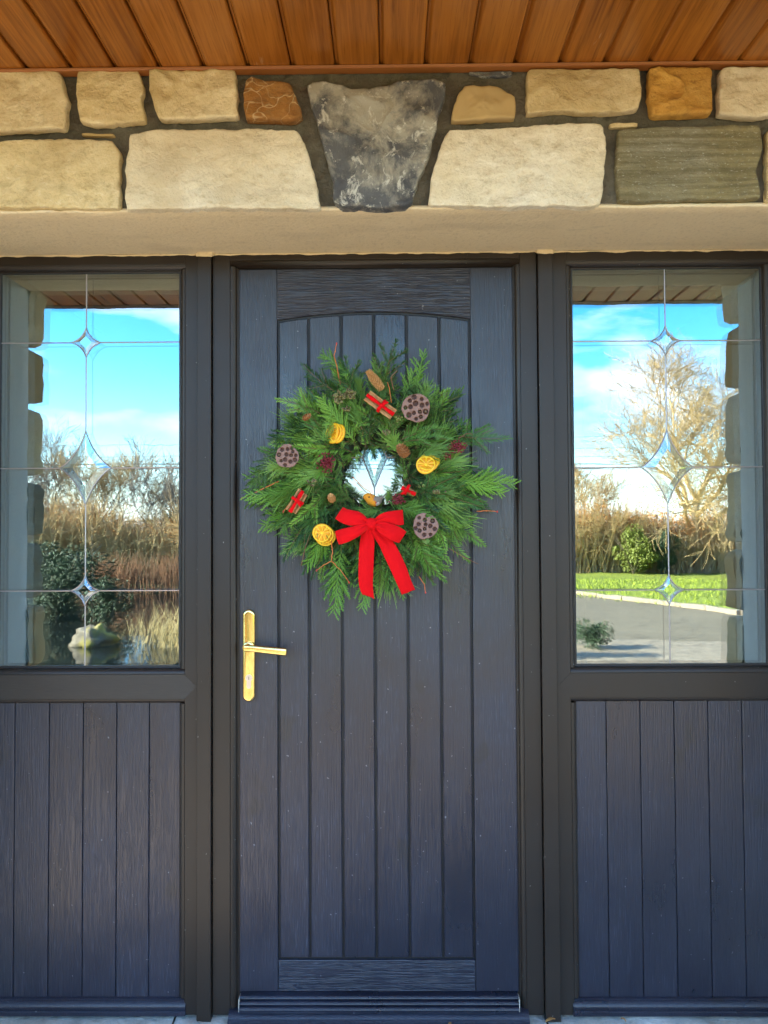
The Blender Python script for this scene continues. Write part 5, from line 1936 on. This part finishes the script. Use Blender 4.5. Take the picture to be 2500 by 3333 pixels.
ribbon('tail', [((700, 490), (760, 490), -.150), ((640, 560), (775, 560), -.148), ((600, 640), (812, 660), -.142), ((578, 760), (824, 760), -.138), ((565, 950), (815, 950), -.136), ((556, 1250), (803, 1250), -.134),
                ((562, 1430), (797, 1450), -.130), ((590, 1560), (803, 1580), -.124), ((632, 1640), (820, 1712), -.118)], 1, .7, .016)
ribbon('tail', [((758, 490), (850, 470), -.150), ((772, 570), (930, 560), -.148), ((815, 665), (1040, 650), -.142), ((905, 800), (1145, 750), -.138), ((1000, 1010), (1250, 930), -.136), ((1110, 1245), (1360, 1170), -.134),
                ((1190, 1420), (1430, 1370), -.130), ((1255, 1560), (1478, 1480), -.124), ((1292, 1640), (1510, 1560), -.116)], 2, .7, .014)
ribbon('loop', [((720, 385), (720, 470), -.152), ((650, 300), (640, 470), -.160), ((560, 240), (520, 470), -.166), ((440, 212), (380, 462), -.166), ((370, 198), (260, 415), -.160), ((298, 160), (165, 355), -.148)], 3, 1, back=.024)
ribbon('loop', [((715, 440), (720, 500), -.153), ((620, 450), (680, 545), -.163), ((500, 480), (560, 645), -.168), ((370, 505), (400, 735), -.166), ((250, 535), (290, 775), -.160), ((158, 568), (228, 788), -.150)], 4, 1, back=.022)
ribbon('loop', [((815, 385), (820, 460), -.152), ((890, 300), (900, 440), -.160), ((980, 252), (1010, 425), -.166), ((1100, 225), (1120, 440), -.166), ((1210, 212), (1230, 465), -.160), ((1300, 200), (1322, 455), -.146)], 5, 1, back=.026)
ribbon('loop', [((820, 430), (815, 500), -.154), ((900, 410), (880, 560), -.164), ((1020, 418), (980, 640), -.170), ((1140, 448), (1090, 710), -.168), ((1260, 500), (1175, 748), -.162), ((1366, 575), (1240, 768), -.150)], 6, 1, back=.022)
b = MB()   # knot
n1, n2 = 22, 26
for i in range(n1 + 1):
    t = i / n1
    for j in range(n2):
        a = 2 * math.pi * j / n2
        c = bp(690 + 160 * t, 432 + 8 * math.sin(t * 3), -.150)
        rz = .0155 * (.85 + .15 * math.sin(math.pi * t)) * (1 + .06 * math.sin(t * 20 + math.sin(a * 2)))
        b.v.append((c.x + .001 * math.sin(a * 5), c.y - .012 * math.cos(a) * (.75 + .25 * math.sin(math.pi * t)) - .006, c.z + rz * math.sin(a)))
for i in range(n1):
    for j in range(n2):
        b.f.append((i * n2 + j, i * n2 + (j + 1) % n2, (i + 1) * n2 + (j + 1) % n2, (i + 1) * n2 + j)); b.m.append(0)
b.f += [tuple(range(n2)), tuple(range(n1 * n2, (n1 + 1) * n2))]; b.m += [0, 0]
o = b.build('knot', M_red, bow, True); fixn(o.data)

# ------------------------------------------------------------------ small litter on the sill
M_dry = flat('dry leaf', (.50, .24, .07), .7, 0, .4, 50)
for i, (x, y, a, s_, lb) in enumerate([(.437, -.020, .4, .016, 'curled orange dry leaf beside the foot of the right cover strip'), (.155, -.040, 1.2, .011, 'small dry leaf scrap in front of the threshold'), (.64, -.018, 2.2, .009, 'tiny dry leaf scrap under the tree reflecting window')]):
    b = MB()
    n_ = 9
    for j in range(n_):
        t = j / (n_ - 1)
        w = s_ * .35 * math.sin(math.pi * min(1, .1 + t * .9))
        for e in (-1, 0, 1):
            p = Vector(((t - .5) * 2 * s_, e * w, .005 + .004 * math.sin(t * 3) + .003 * abs(e)))
            p = Matrix.Rotation(a, 3, 'Z') @ p
            b.v.append((x + p.x, y + p.y, z_(-1.370) + p.z))
    for j in range(n_ - 1):
        for e in range(2):
            q = j * 3 + e
            b.f.append((q, q + 1, q + 4, q + 3)); b.m.append(0)
    o = b.build('dry_leaf', M_dry, None, True)
    o.modifiers.new('thickness', 'SOLIDIFY').thickness = .0005
    tag(o, lb, 'leaf', 'dry leaf litter on the sill')
